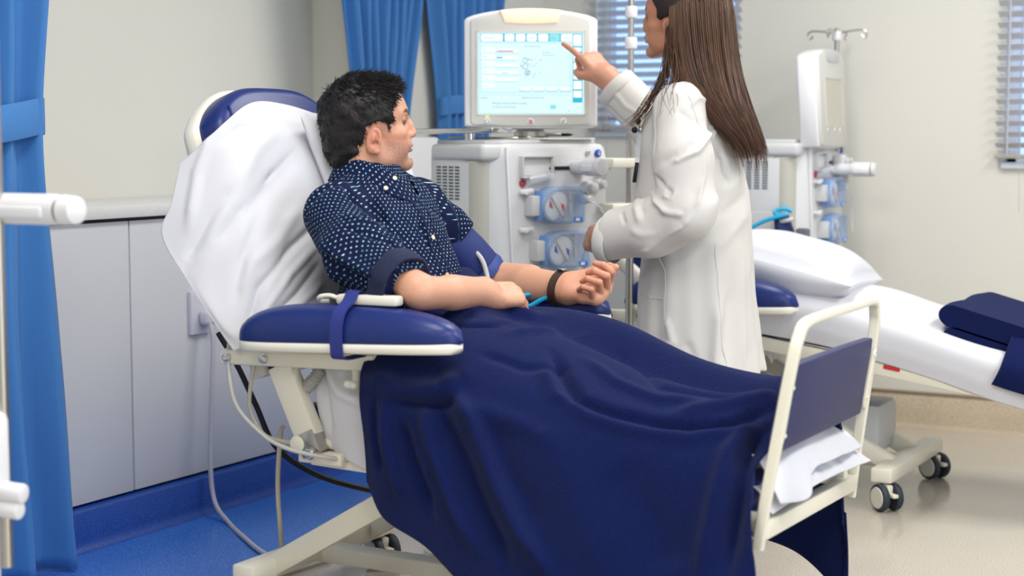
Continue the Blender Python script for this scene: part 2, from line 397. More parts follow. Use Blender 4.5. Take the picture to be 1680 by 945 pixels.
# windows with venetian blinds
def window(name, Wd):
    x0, x1, z0, z1 = Wd; f = MB(); y = RY1+.085; t = .045
    for a in ((x0, x1, z0, z0+t), (x0, x1, z1-t, z1)): f.box(((a[0]+a[1])/2, y, (a[2]+a[3])/2), (a[1]-a[0], .05, t), bev=.006)
    for xx in (x0+t/2, x1-t/2): f.box((xx, y, (z0+z1)/2), (t, .05, z1-z0), bev=.006)
    o = struct(name, f, 'winframe'); MB().box(((x0+x1)/2, y, (z0+z1)/2), (x1-x0-2*t, .006, z1-z0-2*t)).build('pane', 'glass', o)
    MB().box(((x0+x1)/2, RY1+.03, z0+.004), (x1-x0, .1, .024), bev=.004).build('sill', 'winframe', o)
window('window_1', W1); window('window_2', W2)
def blind(Wd, label, pitch, zb, group):
    x0, x1, z0, z1 = Wd; y = RY1-.03; r = thing('venetian_blind', label, 'blind', ((x0+x1)/2, y, zb), 0, group)
    x0 -= .02; x1 += .02
    MB().box(((x0+x1)/2, y, z1+.02), (x1-x0, .05, .045), bev=.004).build('headrail', 'slat', r)
    MB().box(((x0+x1)/2, y, zb+.008), (x1-x0, .034, .016), bev=.004).build('bottom_rail', pm('bottom_rail_'+name_safe(label), (176, 172, 160), .5), r)
    n = int((z1-zb-.03)/pitch); first = None
    a = np.linspace(-1, 1, 5); wd = .025
    for i in range(n):
        z = zb+.03+pitch*(i+.5)
        if first is None:
            R = rotm('X', math.radians(-24)); P = np.stack([np.stack([np.full(5, xx), a*wd, .004*(1-a*a)], 1) @ R.T + np.array([0, y, z]) for xx in np.linspace(x0, x1, 3)])
            first = MB().grid(P, .0012).build('slat', 'slat', r); f0 = z
        else:
            o = first.copy(); col.objects.link(o); o.parent = r; o.location = (0, 0, z-f0)
    for xx in (x0+.05, x1-.05): MB().tube([(xx, y-.026, zb+.01), (xx, y-.026, z1)], .0016, 6).build('ladder_cord', 'winframe', r)
    MB().tube([(x0+.1, y-.032, z1), (x0+.1, y-.036, zb-.05), (x0+.102, y-.036, zb-.2)], .0014, 6).build('pull_cord', 'mwarm', r)
    return r
def name_safe(s): return '_'.join(s.split()[:2])
blind(W1, 'venetian blind on the back window behind the pole and long dark hair', .0365, 1.15, None)
blind(W2, 'venetian blind with hanging cord at the right edge of the far wall', .0405, 1.04, None)
# ceiling fittings under which the lamps hang
for x, y, k in PANELS:
    t = thing('ceiling_light', 'flat white framed ceiling light panel '+('above the foot of the near treatment chair' if (x, y) == (1.55, 2.35) else 'above the back of the near machines' if (x, y) == (1.55, 4.75) else 'over the floor right of the empty far chair' if (x, y) == (3.4, 4.75) else 'over the floor right of the near chair' if (x, y) == (3.4, 2.35) else 'above the photographer' if x == 3.4 else 'beside the left cabinets near the front'), 'light', (x, y, CEIL_Z-.04), 0, 'ceiling light panels')
    f = MB()
    for sx in (-1, 1): f.box((x+sx*.31, y, CEIL_Z-.02), (.04, 1.26, .04)); f.box((x, y+sx*.61, CEIL_Z-.02), (.58, .04, .04))
    f.build('frame', 'white', t, smooth=False)
    MB().box((x, y, CEIL_Z-.012), (.58, 1.18, .02)).build('diffuser', 'white', t)
# base cabinets under a long worktop on the left
def cabinet(y0, y1, label):
    t = thing('base_cabinet', label, 'cabinet', (-.19, (y0+y1)/2, .11), 0, None)
    slabm = slab(-.39, -.02, y0+.002, y1-.002, .115, .885); slabm.build('body', 'cabinet', t, smooth=False)
    MB().box((-.009, (y0+y1)/2, .5), (.02, y1-y0-.0065, .77), bev=.0015).build('door', 'cabinet', t)
cabinet(2.45, 3.528, 'left grey base cabinet, beside the blue curtain by the wall')
cabinet(3.528, 4.55, 'right grey base cabinet, behind the chair with the wall socket')
MB().box((-.19, 3.5, .05), (.34, 2.1, .1)).build('plinth', 'darkgap') and None
pl = bpy.data.objects['plinth']; pl.name = 'trim_2'; tag(pl, kind='structure')
MB().box((-.19, 3.5, .8905), (.36, 2.1, .009)).build('trim_3', 'darkgap')
tag(bpy.data.objects['trim_3'], kind='structure')
# the front below the cabinets, which carries the blue coved skirting
tag(slab(-.02, .046, 2.2, 4.97, 0, .108).build('trim_4', 'skirtblue'), kind='structure')
tag(MB().box((-.188, 3.5, .9125), (.42, 2.1, .034), bev=.003).build('worktop', 'worktop'), 'pale grey worktop along the top of the grey cabinets', 'worktop')
# pale low storage unit seen between the two tied curtains
t = thing('storage_unit', 'pale low storage unit with rounded top in front of the tied curtains', 'cabinet', (.0, 4.9, .115))
MB().prism([(4.62, .115), (5.13, .115), (5.13, 1.09), (5.127, 1.105), (5.115, 1.117), (5.1, 1.12), (4.62, 1.12)], (-.035, 0, 0), (0, 1, 0), (0, 0, 1), (1, 0, 0), .085, .006).build('body', 'white', t)
MB().box((.053, 4.87, .5), (.012, .42, .8), bev=.004).build('door', 'white', t)
# curtains
def curtain(label, X, edges, nf, amp, tie, seed, thick=.0, z0=.0):
    """edges: list of (z, y_left, y_right, depth scale) top to bottom"""
    E = np.array(edges, float); E = E[np.argsort(E[:, 0])]; zz = np.linspace(E[0, 0], E[-1, 0], 70); r = np.random.RandomState(seed)
    yl = np.interp(zz, E[:, 0], E[:, 1]); yr = np.interp(zz, E[:, 0], E[:, 2]); am = np.interp(zz, E[:, 0], E[:, 3])
    k = np.ones(7)/7
    for q in (yl, yr, am): q[3:-3] = np.convolve(q, k, 'valid')
    n = nf*10+1; s = np.linspace(0, 1, n); ph = r.rand()*6; jit = np.cumsum(r.rand(nf+2)*.8+.6); jit = jit/jit[-1]
    warp = np.interp(s, np.linspace(0, 1, nf+2), jit)
    P = np.zeros((70, n, 3))
    for i, z in enumerate(zz):
        ww = s*.35+warp*.65+.006*np.sin(6*z+9*s+ph); a = 2*PI*nf*ww+ph
        fold = np.sin(a)+.35*np.sin(2*a+1.1*np.sin(3*z)) + .25*np.sin(.5*a+z)
        P[i, :, 0] = X+am[i]*amp*fold+ .004*np.sin(5*z+20*s); P[i, :, 1] = yl[i]+(yr[i]-yl[i])*(s+.25/nf*np.cos(a)/2*am[i]); P[i, :, 2] = z
    t = thing('curtain', label, 'curtain', (X, (yl[0]+yr[0])/2, E[0, 0]), 0, None)
    MB().grid(P, .003).build('curtain_cloth', 'curtain', t, sharp=180)
    if tie:   # sloping band of the same cloth
        (ya, za), (yb, zb), h = tie; ang = np.linspace(0, 2*PI, 40, endpoint=False); rings = []
        sp = [(-h/2, .95), (-h/2+.004, 1.0), (0, 1.04), (h/2-.004, 1.0), (h/2, .95)]
        cy, hw = (ya+yb)/2, abs(yb-ya)/2+.006
        for dz, kk in sp:
            q = np.sign(np.sin(ang))*np.abs(np.sin(ang))**.8
            yy = cy+hw*np.cos(ang); rings.append(np.stack([X+q*(amp*1.25)*kk, yy, (za+zb)/2+(zb-za)*(yy-cy)/(yb-ya)+dz + .004*np.sin(3*ang)], 1))
        MB().loft(rings, caps=False).build('tieback', 'curtain', t, sharp=180)
    return t
curtain('nearest blue curtain at the left edge, tied back beside the cabinets', .15,
        [(.012, 2.5, 3.13, 1.), (.44, 2.52, 3.11, .9), (.71, 2.54, 3.085, .8), (1.1, 2.62, 3.05, .6), (1.2, 2.62, 3.052, .6), (1.46, 2.58, 3.077, .8), (2.5, 2.4, 3.2, 1.1)], 6, .035,
        ((2.62, 1.13), (3.052, 1.17), .09), 3)
curtain('blue curtain hanging behind the dark-haired head, gathered downward', -.1,
        [(.02, 4.65, 5.18, 1), (.7, 4.8, 5.08, .8), (.96, 4.835, 5.065, .75), (1.22, 4.81, 5.108, .8), (1.45, 4.765, 5.15, .9), (1.62, 4.735, 5.187, 1), (2.5, 4.62, 5.24, 1.1)], 8, .03, None, 11)
curtain('tied blue curtain just left of the lit monitor', -.1,
        [(.02, 5.25, 5.95, 1), (.9, 5.38, 5.72, .8), (1.1, 5.396, 5.70, .7), (1.2, 5.387, 5.71, .7), (1.26, 5.383, 5.73, .7), (1.45, 5.345, 5.77, .9), (1.64, 5.31, 5.81, 1), (2.5, 5.28, 6.0, 1.1)], 7, .03,
        ((5.385, 1.235), (5.72, 1.275), .07), 5)
# ------------------------------------------------------------- treatment chairs
def caster(root, x, y, ang=0.):
    h = MB(); h.cyl((x, y, .075), (x, y, .11), .011, n=12); c, s = math.cos(ang), math.sin(ang)
    def p(a, b, z): return (x+a*c-b*s, y+a*s+b*c, z)
    R = rotm('Z', ang)
    h.box(p(.012, 0, .066), (.05, .022, .03), R, .006); h.box(p(.052, 0, .052), (.03, .02, .012), R, .004)
    o = h.build('caster', 'cream', root)
    for sd in (-1, 1):
        q0 = p(.018, sd*.013, .042); q1 = p(.018, sd*.035, .042)
        wv = MB().cyl(q0, q1, .042, n=28, bev=.006).build('wheel', 'tyre', o)
        e0 = p(.018, sd*.0345, .042); e1 = p(.018, sd*.0375, .042); MB().cyl(e0, e1, .033, .031, n=24).build('wheel_cap', 'wheel', o)
def bolt(root, c, d, r=.009, mat='chrome'):
    d = unit(d); c = np.asarray(c); MB().lathe([(r*1.3, 0), (r*1.3, .003), (r, .0035), (r, .009), (r*.8, .010), (r*.55, .010), (r*.5, .006), (.0001, .006)], c, d, 14).build('bolt', mat, root)
def pad_profile(L, hgt, n=40, p=2.4):
    x = np.linspace(-1, 1, n); return x*L/2, hgt*np.maximum(1-np.abs(x)**p, 0)**.5
def armrest(root, W, x0, x1, y, z0, tilt, sgn, wd=.115, hp=.075):
    L = x1-x0; n = 36; t = np.linspace(-1, 1, n); rings = []; rings2 = []
    hw = wd/2*np.maximum(1-np.abs(t)**5, 0)**.5; hh = hp*np.maximum(1-np.abs(t)**3.2, 0.0)**.5*(1-.14*t)
    a = np.linspace(0, 2*PI, 28, endpoint=False)
    for i in range(n):
        xx = (x0+x1)/2+t[i]*L/2; zz = z0+tilt*(t[i]+1)/2*L
        w_, h_ = max(hw[i], .002), max(hh[i], .002)
        ca, sa = np.cos(a), np.sin(a); yy = np.sign(ca)*np.abs(ca)**.75*w_; zz2 = np.where(sa > 0, np.abs(sa)**.8*h_, -np.abs(sa)**.5*.006)
        rings.append([W(xx, y+q, zz+.022+r) for q, r in zip(yy, zz2)])
        rings2.append([W(xx, y+q*1.03, zz+r) for q, r in zip(np.sign(ca)*np.abs(ca)**.6*w_, .008+np.sign(sa)*np.abs(sa)**.4*.014*min(1, w_/.02))])
    MB().loft(rings).build('armrest_pad', 'navyvinyl', root, sharp=70); MB().loft(rings2).build('armrest_shell', 'creamplastic', root, sharp=60)
def arm_support(root, W, y, sgn, detail, full=True):
    m = MB(); m.bar(W(.775, y, .616), W(1.2, y, .628), .034, .036, bev=.008); m.bar(W(1.13, y-sgn*.005, .640), W(1.205, y-sgn*.005, .642), .06, .012, bev=.004)
    m.build('armrest_bar', 'cream', root)
    if not full: return
    MB().bar(W(.935, y-sgn*.01, .606), W(1.012, y-sgn*.01, .445), .036, .062, up=(1, 0, 0), bev=.005).build('armrest_post', 'cream', root)
    MB().bar(W(1.005, y-sgn*.01, .458), W(1.03, y-sgn*.01, .408), .042, .054, up=(1, 0, 0), bev=.004).build('clamp_sleeve', 'steel', root)
    m = MB(); m.box(W(1.04, y-sgn*.03, .4), (.12, .05, .028), bev=.004); m.cyl(W(.985, y-sgn*.01, .435), W(1.1, y-sgn*.06, .425), .014, n=16, bev=.003); m.cyl(W(.99, y+sgn*.014, .43), W(.99, y-sgn*.02, .43), .02, n=18, bev=.004)
    m.build('hinge_bracket', 'cream', root)
    m = MB(); m.cyl(W(1.148, y, .61), W(1.148, y, .585), .011, n=14)
    a = np.linspace(0, 2*PI, 48, endpoint=False); r = .026+.004*np.cos(5*a)
    b = np.array(W(1.148, y, .586)); rings = [np.stack([b[0]+r*k*np.cos(a), b[1]+r*k*np.sin(a), np.full(48, b[2]+dz)], 1) for k, dz in ((.85, 0), (1, -.003), (1, -.012), (.85, -.016))]
    m.loft(rings); m.build('knob', 'creamplastic', root)
    for q in ((.80, .617), (.905, .62)): bolt(root, W(q[0], y+sgn*.017, q[1]), (0, sgn, 0))
    bolt(root, W(1.027, y+sgn*.012, .413), (0, sgn, 0), .011)
    if detail:
        P = catmull([W(.94, y-sgn*.025, .556), W(.98, y-sgn*.022, .55), W(1.008, y-sgn*.022, .568), W(1.03, y-sgn*.03, .60)], 61)
        MB().tube(P, .0135+.0028*np.sin(np.arange(61)*2*PI/4), 12).build('bellows_hose', 'greycable', root)
def chair(root, W, far=False):
    # ---- base
    W0 = W
    if far: W = lambda x, y, z: W0(x-.1, y, z)
    for xx in (.83, 1.80):
        MB().bar(W(xx, -.3, .108), W(xx, .3, .108), .065, .044, bev=.006).build('base_crossbar', 'cream', root)
        for yy in (-.27, .27): caster(root, W(xx, yy, 0)[0], W(xx, yy, 0)[1], -.7 if yy < 0 else -.5)
    MB().bar(W(.83, 0, .1), W(1.80, 0, .1), .06, .04, bev=.005).build('base_beam', 'cream', root)
    for yy in (-.2, .2):
        MB().bar(W(.8, yy, .085), W(1.27, yy, .36), .034, .052, bev=.004).build('lift_arm', 'cream', root)
    MB().box(W(1.62, .05, .2), (.2, .2, .16), bev=.02).build('motor_housing', 'mgrey', root)
    MB().bar(W(1.62, .05, .2), W(1.2, 0, .36), .05, .05, bev=.01).build('actuator', 'mgrey', root)
    for yy in (-.12, .12): MB().bar(W(1.78, yy, .11), W(1.3, yy, .36), .034, .05, bev=.004).build('lift_arm', 'cream', root)
    W = W0
    # ---- seat frame
    if not far:
        for yy in (-.25, .25): MB().bar(W(1.0, yy, .395), W(2.09, yy, .365), .03, .035, bev=.004).build('side_rail', 'cream', root)
        for xx in (1.05, 1.6): MB().bar(W(xx, -.25, .39), W(xx, .25, .39), .03, .03, bev=.004).build('cross_member', 'cream', root)
        MB().box(W(1.23, 0, .46), (.58, .5, .1), bev=.025, seg=3).build('seat_pad', 'navyvinyl', root)
        MB().box(W(1.79, 0, .425), (.54, .48, .085), rotm('Y', .06), .025, 3).build('leg_pad', 'navyvinyl', root)
        bx, bz, tx, tz = .93, .5, .675, 1.237
    else:
        for yy in (-.265, .265): MB().bar(W(.95, yy, .535), W(2.4, yy, .325), .028, .042, bev=.004).build('side_rail', 'cream', root)
        for xx, zz in ((1.3, .47), (1.75, .41)): MB().bar(W(xx, -.26, zz), W(xx, .26, zz), .04, .03, bev=.004).build('cross_member', 'cream', root)
        MB().bar(W(1.1, 0, .57), W(2.42, 0, .40), .5, .09, bev=.03).build('seat_pad', 'navyvinyl', root)
        for xx in (1.45, 1.52): MB().box(W(xx, -.245, .435-(xx-1.45)*.15), (.035, .03, .05), bev=.005).build('bracket', 'creamplastic', root)
        bx, bz, tx, tz = 1.08, .58, .72, .86
    d = unit((tx-bx, 0, tz-bz)); nrm = np.array([d[2], 0, -d[0]]); L = math.hypot(tx-bx, tz-bz)
    def outline(g): return catmull([(-.24-g, L*.13-g), (-.243-g, L*.4), (-.245-g, L*.8), (-.225-g*.8, L*.91), (-.13, L*.985+g), (0, L+g), (.13, L*.985+g), (.225+g*.8, L*.91), (.245+g, L*.8), (.243+g, L*.4), (.24+g, L*.13-g)], 61)
    MB().prism(outline(0), W(bx, 0, bz)-nrm*.055, (0, 1, 0), d, nrm, .085, .022).build('backrest_pad', 'navyvinyl', root, sharp=50)
    MB().prism(outline(.013), W(bx, 0, bz)-nrm*.082, (0, 1, 0), d, nrm, .05, .015).build('backrest_shell', 'creamplastic', root, sharp=50)
    # seams of the head cushion
    for sd in (-1, 1):
        P = [W(bx, 0, bz)+d*(L*q)+np.array([0, sd*.19, 0])+nrm*(.031) for q in (.62, .8, .93)]
        MB().tube(P, .003, 6).build('piping', 'navyvinyl', root)
    # ---- armrests
    z0, tl, hp = (.575, .03, .088) if far else (.648, .045, .075)
    armrest(root, W, .868, 1.448, -.34, z0, tl, -1, hp=hp); armrest(root, W, .868, 1.47, .33, z0, tl, 1, hp=hp)
    Wd = (lambda x, y, z: W(x, y, z-.07)) if far else W
    arm_support(root, Wd, -.29, -1, not far); arm_support(root, Wd, .29, 1, False, False)
    # ---- footboard
    if not far:
        path = catmull([W(2.085, -.29, .322), W(2.10, -.29, .42), W(2.125, -.29, .56), W(2.148, -.288, .69), W(2.156, -.278, .738), W(2.16, -.245, .765), W(2.158, -.1, .769), W(2.15, .1, .766), W(2.142, .245, .762), W(2.138, .28, .735), W(2.134, .29, .69), W(2.118, .29, .56), W(2.1, .29, .42), W(2.088, .29, .315)], 110)
        T = unit_rows(np.gradient(path, axis=0)); rings = []
        for i in range(110):
            n = np.array([1., 0, 0]); n = unit(n-(n @ T[i])*T[i]); b = np.cross(T[i], n)
            rings.append([path[i]+n*a*.5+b*c_*.5 for a, c_ in rrect(.046, .032, .008, 3)])
        fb = MB().loft(rings).build('footboard_frame', 'cream', root)
        MB().bar(W(2.088, -.29, .358), W(2.09, .29, .35), .03, .036, up=(0, 0, 1), bev=.004).build('footboard_rail', 'cream', root)
        poly = [(-.262, .515), (.262, .515), (.266, .55), (.26, .58), (.26, .662), (.252, .69), (.1, .692), (-.1, .692), (-.254, .69), (-.262, .66), (-.262, .58), (-.268, .55)]
        MB().prism(poly, W(2.006, 0, 0), (0, 1, 0), (.165, 0, 1), (1, 0, 0), .026, .006).build('footboard_panel', 'navypanel', root)
        for sd in (-1, 1):
            pl = [(sd*.285, .525), (sd*.266, .53), (sd*.258, .545), (sd*.258, .64), (sd*.266, .655), (sd*.285, .66)]
            MB().prism(pl, W(2.030, 0, 0), (0, 1, 0), (.165, 0, 1), (1, 0, 0), .007, .002).build('panel_bracket', 'cream', root)
            for zz in (.545, .64): bolt(root, W(2.033+.163*zz, sd*.268, zz), (1, 0, 0), .004, 'creamplastic')
NY, FY = 3.27, 5.09
def WN(x, y, z): return np.array([x, y+NY, z])
def WF(x, y, z): return np.array([x+.1, y+FY, z])
near = thing('dialysis_chair', 'cream and navy treatment chair on which the man in the dotted shirt reclines', 'chair', (1.3, NY, 0))
chair(near, WN)
farc = thing('dialysis_chair', 'empty treatment chair with a white pillow, behind the standing woman', 'chair', (1.4, FY, 0))
chair(farc, WF, True)
MB().box(WF(1.72, -.281, .433), (.05, .002, .012), rotm('Y', .145)).build('rail_sticker', 'red', farc)
# strap round the near armrest and the hand control under it
def loop_band(pts, half, th, up):
    P = catmull(pts, 64, True); up = np.asarray(up, float); T = unit_rows(np.roll(P, -1, 0)-np.roll(P, 1, 0)); N = unit_rows(np.cross(T, up))
    return MB().loft([[p+n*a*th+up*b*half for a, b in ((-.5, -1), (.5, -1), (.5, 1), (-.5, 1))] for p, n in zip(P, N)], closed=True)
sx = 1.172
loop_band([WN(sx, -.4025, .67), WN(sx, -.402, .72), WN(sx+.003, -.390, .752), WN(sx+.006, -.367, .767), WN(sx+.006, -.34, .790), WN(sx+.006, -.31, .768), WN(sx, -.279, .735), WN(sx, -.277, .67), WN(sx, -.29, .648), WN(sx, -.34, .645), WN(sx, -.393, .648)], .016, .003, (1, 0, 0)).build('armrest_strap', pm('navy_webbing', (40, 52, 130), .7, bump=.3, scale=700), near, sharp=60)
t = thing('hand_control', 'cream hand control tucked under the strap on the near armrest', 'remote control', WN(1.22, -.335, .752))
MB().bar(WN(1.135, -.335, .770), WN(1.29, -.335, .772), .034, .022, bev=.006).build('body', 'creamplastic', t)
MB().tube([WN(1.135, -.335, .770), WN(1.11, -.338, .776), WN(1.085, -.34, .772), WN(1.08, -.33, .762), WN(1.1, -.325, .762)], .005, 8, res=24).build('cord', 'creamplastic', t)
# ------------------------------------------------------------- bed linen
def cloth(name, C, nu, nv, mat, thick, label=None, cat=None, folds=(), noise=(.004, 14., 1), parent=None, group=None, flip=False, edge=0):
    P = surf(C, nu, nv); du = np.gradient(P, axis=0); dv = np.gradient(P, axis=1); N = unit_rows(np.cross(du, dv)); N = -N if flip else N
    D = noise[0]*vnoise(P, noise[1], noise[2])
    for pts, wd, am in folds:
        d, t = poly_dist(P, np.asarray(pts, float)); D = D+am*np.exp(-(d/wd)**2)*np.clip(np.sin(PI*np.clip(t, .0, 1))*1.6+.25, 0, 1)
    P = P+N*D[..., None]
    o = MB().grid(P, thick, flip).build(name, mat, parent, sharp=180)
    if label: tag(o, label, cat, group)
    return o
# the navy fleece blanket over the legs
ROWS = [
 (1.165,[(-.325,.37,1.19),(-.335,.47,1.192),(-.335,.575,1.185),(-.275,.655,1.175),(-.12,.70),(0,.70),(.12,.705),(.26,.68),(.315,.5),(.32,.3)]),
 (1.25,[(-.35,.30),(-.355,.43),(-.345,.57),(-.27,.67),(-.12,.715),(0,.712),(.12,.72),(.26,.685),(.32,.5),(.325,.28)]),
 (1.37,[(-.37,.255),(-.365,.41),(-.335,.57),(-.25,.672),(-.11,.718),(0,.705),(.12,.724),(.25,.675),(.33,.5),(.34,.26)]),
 (1.49,[(-.40,.19),(-.38,.38),(-.33,.56),(-.24,.655),(-.11,.70),(0,.675),(.11,.716),(.235,.66),(.33,.48),(.35,.22)]),
 (1.62,[(-.42,.15),(-.385,.35),(-.32,.535),(-.225,.62),(-.1,.662),(0,.625),(.11,.688),(.225,.63),(.33,.45),(.36,.19)]),
 (1.78,[(-.42,.13),(-.375,.32),(-.31,.505),(-.215,.585),(-.1,.615),(0,.568),(.11,.628),(.22,.58),(.335,.42),(.37,.18)]),
 (1.93,[(-.40,.12),(-.355,.30),(-.30,.485),(-.21,.565),(-.1,.595),(0,.552),(.1,.604),(.215,.565),(.34,.36),(.375,.15)]),
 (2.045,[(-.39,.11),(-.355,.28),(-.30,.465),(-.2,.55),(-.09,.605),(0,.57),(.09,.612),(.195,.555),(.33,.33),(.36,.07)]),
 (2.10,[(-.375,.10,2.115),(-.35,.27,2.105),(-.315,.45,2.07),(-.215,.515,2.085),(-.09,.525,2.105),(0,.52,2.10),(.09,.525,2.10),(.19,.51,2.095),(.325,.31,2.06),(.355,.05,2.06)]),
]
BFOLDS = [
    ([(1.419,2.945,0.583),(1.482,2.925,0.526),(1.537,2.9,0.425),(1.617,2.877,0.318),(1.693,2.867,0.242)], 0.016, 0.022),
    ([(1.39,2.929,0.552),(1.448,2.907,0.463),(1.517,2.883,0.349),(1.595,2.865,0.247)], 0.016, -0.022),
    ([(1.351,2.929,0.559),(1.381,2.912,0.473),(1.443,2.891,0.357),(1.512,2.874,0.269)], 0.013, 0.016),
    ([(1.305,2.916,0.513),(1.331,2.909,0.434),(1.386,2.898,0.325)], 0.012, -0.016),
    ([(1.262,2.92,0.549),(1.266,2.913,0.452),(1.305,2.909,0.351)], 0.012, 0.012),
    ([(1.234,2.923,0.56),(1.229,2.919,0.473),(1.244,2.917,0.397)], 0.008, -0.01),
    ([(1.197,2.949,0.612),(1.29,2.93,0.576),(1.39,2.944,0.584),(1.424,2.966,0.614)], 0.022, 0.02),
    ([(1.28,2.923,0.559),(1.366,2.928,0.553),(1.428,2.936,0.564)], 0.01, -0.016),
    ([(1.512,2.928,0.527),(1.573,2.901,0.424),(1.66,2.883,0.33)], 0.03, -0.01),
    ([(1.623,2.946,0.527),(1.712,2.914,0.417),(1.796,2.88,0.254)], 0.04, 0.008),
    ([(2.065,3.069,0.54),(2.052,2.995,0.496),(2.05,2.947,0.409),(2.045,2.915,0.281)], 0.016, -0.024),
    ([(2.045,3.069,0.549),(2.015,2.997,0.504),(2.006,2.947,0.412),(1.99,2.911,0.273)], 0.018, 0.016),
    ([(2.079,3.065,0.525),(1.859,3.629,0.302),(2.094,2.928,0.331)], 0.016, 0.012),
    ([(2.051,3.166,0.599),(1.981,3.108,0.583),(1.883,3.043,0.563)], 0.018, 0.012),
    ([(2.056,3.119,0.575),(2.001,3.055,0.55),(1.923,3.021,0.543),(1.828,3.001,0.543)], 0.014, -0.016),
    ([(1.673,2.982,0.561),(1.803,2.986,0.534),(1.929,2.999,0.524),(2.05,3.057,0.54)], 0.016, 0.012),
    ([(1.573,3.095,0.659),(1.629,3.044,0.617),(1.679,3.005,0.579),(1.765,3.004,0.557),(1.865,3.012,0.546)], 0.014, -0.016),
    ([(1.578,3.043,0.633),(1.635,2.995,0.583),(1.712,2.991,0.559)], 0.014, 0.01),
    ([(1.623,3.068,0.631),(1.542,3.02,0.631),(1.443,3.017,0.658)], 0.012, -0.007),
    ([(1.641,3.119,0.646),(1.726,3.083,0.61),(1.834,3.07,0.583),(1.929,3.096,0.582)], 0.014, 0.01),
    ([(1.641,3.3,0.631),(1.809,3.122,0.605),(1.923,3.139,0.594),(2.017,3.148,0.601)], 0.014, -0.01),
    ([(1.462,3.094,0.691),(1.522,3.174,0.692),(1.547,3.311,0.673)], 0.014, 0.008),
    ([(1.366,3.1,0.706),(1.438,3.159,0.71),(1.452,3.313,0.7)], 0.012, -0.006),
    ([(1.79,2.944,0.468),(1.877,2.925,0.37),(1.929,2.907,0.27)], 0.05, -0.012),
    ([(1.277,3.121,0.712),(1.326,3.169,0.72),(1.352,3.287,0.709),(1.428,3.321,0.708)], 0.022, 0.02),
    ([(1.263,3.087,0.703),(1.352,3.099,0.706),(1.438,3.132,0.706)], 0.012, -0.01),
    ([(1.452,2.937,0.562),(1.578,2.94,0.531),(1.654,2.94,0.505)], 0.02, 0.008),
]
BC = [[(q[2] if len(q) > 2 else x, q[0]+NY, q[1]) for q in r] for x, r in ROWS]
cloth('blanket', BC, 190, 240, 'fleece', .006, 'navy fleece blanket draped over the reclining legs to near the floor', 'blanket', [(q, w_, m_*1.25) for q, w_, m_ in BFOLDS], (.006, 11., 4))
# lap corner of the blanket pulled up against the belly
cloth('blanket_corner', [[(1.14, NY-.05, .74), (1.16, NY+.06, .80), (1.15, NY+.2, .80), (1.12, NY+.28, .74)],
                         [(1.20, NY-.08, .725), (1.215, NY+.05, .775), (1.21, NY+.18, .77), (1.18, NY+.27, .72)],
                         [(1.28, NY-.06, .705), (1.30, NY+.05, .73), (1.30, NY+.17, .73), (1.26, NY+.27, .69)]], 24, 30, 'fleece', .006, parent=bpy.data.objects['blanket'])
# sheet over the backrest, its near corner hanging to the armrest
SC = [[(.742, .16, 1.17), (.735, .0, 1.195), (.733, -.12, 1.20), (.738, -.225, 1.155), (.70, -.268, 1.10), (.655, -.285, 1.06)],
      [(.85, .16, 1.08), (.815, .0, 1.10), (.785, -.12, 1.105), (.775, -.235, 1.07), (.715, -.285, 1.0), (.65, -.315, .965)],
      [(.90, .14, .97), (.87, .0, 1.0), (.84, -.13, .99), (.812, -.24, .95), (.73, -.31, .885), (.635, -.335, .895)],
      [(.91, .12, .84), (.90, .0, .86), (.885, -.14, .85), (.855, -.25, .83), (.775, -.325, .77), (.71, -.34, .795)],
      [(.93, .10, .70), (.93, .0, .72), (.93, -.15, .73), (.895, -.255, .735), (.83, -.325, .69), (.785, -.335, .70)],
      [(.97, .10, .62), (.97, .0, .64), (.97, -.16, .66), (.93, -.25, .672), (.875, -.31, .655), (.835, -.325, .635)]]
def NYs(G): return [[(x, y+NY, z) for x, y, z in r] for r in G]
def NYp(P): return [(x, y+NY, z) for x, y, z in P]
SF = [([(0.814, 3.297, 1.144), (0.818, 3.14, 1.049), (0.796, 3.013, 0.947)], 0.005, 0.009), ([(0.827, 3.224, 1.093), (0.82, 3.063, 0.98), (0.759, 2.968, 0.867)], 0.022, 0.01), ([(0.786, 3.21, 1.163), (0.792, 3.081, 1.08), (0.77, 3.0, 0.964), (0.743, 2.943, 0.811)], 0.02, -0.008), ([(0.784, 3.021, 1.009), (0.743, 2.978, 0.928), (0.702, 2.937, 0.834)], 0.014, 0.009), ([(0.72, 3.017, 1.13), (0.702, 2.989, 1.038), (0.7, 2.956, 0.911)], 0.012, -0.009), ([(0.881, 3.222, 0.919), (0.876, 3.099, 0.856), (0.863, 3.001, 0.775), (0.858, 2.957, 0.677)], 0.01, 0.012), ([(0.891, 3.194, 0.863), (0.892, 3.076, 0.801), (0.885, 2.997, 0.724), (0.87, 2.957, 0.656)], 0.007, -0.01), ([(0.903, 3.187, 0.819), (0.911, 3.076, 0.756), (0.898, 3.004, 0.71)], 0.008, 0.012), ([(0.916, 3.181, 0.776), (0.922, 3.085, 0.737), (0.909, 3.006, 0.692)], 0.006, -0.009), ([(0.859, 3.176, 0.964), (0.862, 3.079, 0.881), (0.843, 3.007, 0.831), (0.82, 2.955, 0.731)], 0.016, -0.007), ([(0.828, 3.055, 0.95), (0.823, 2.995, 0.841), (0.826, 2.959, 0.732)], 0.014, 0.009), ([(0.778, 3.149, 1.148), (0.758, 3.074, 1.145), (0.743, 3.023, 1.106)], 0.008, 0.006), ([(0.812, 3.252, 1.138), (0.801, 3.188, 1.127), (0.789, 3.105, 1.102)], 0.008, -0.006)]
cloth('draped_sheet', NYs(SC), 110, 120, 'sheet', .003, 'white sheet draped over the raised backrest, corner hanging to the armrest', 'sheet', SF, (.005, 15., 9))
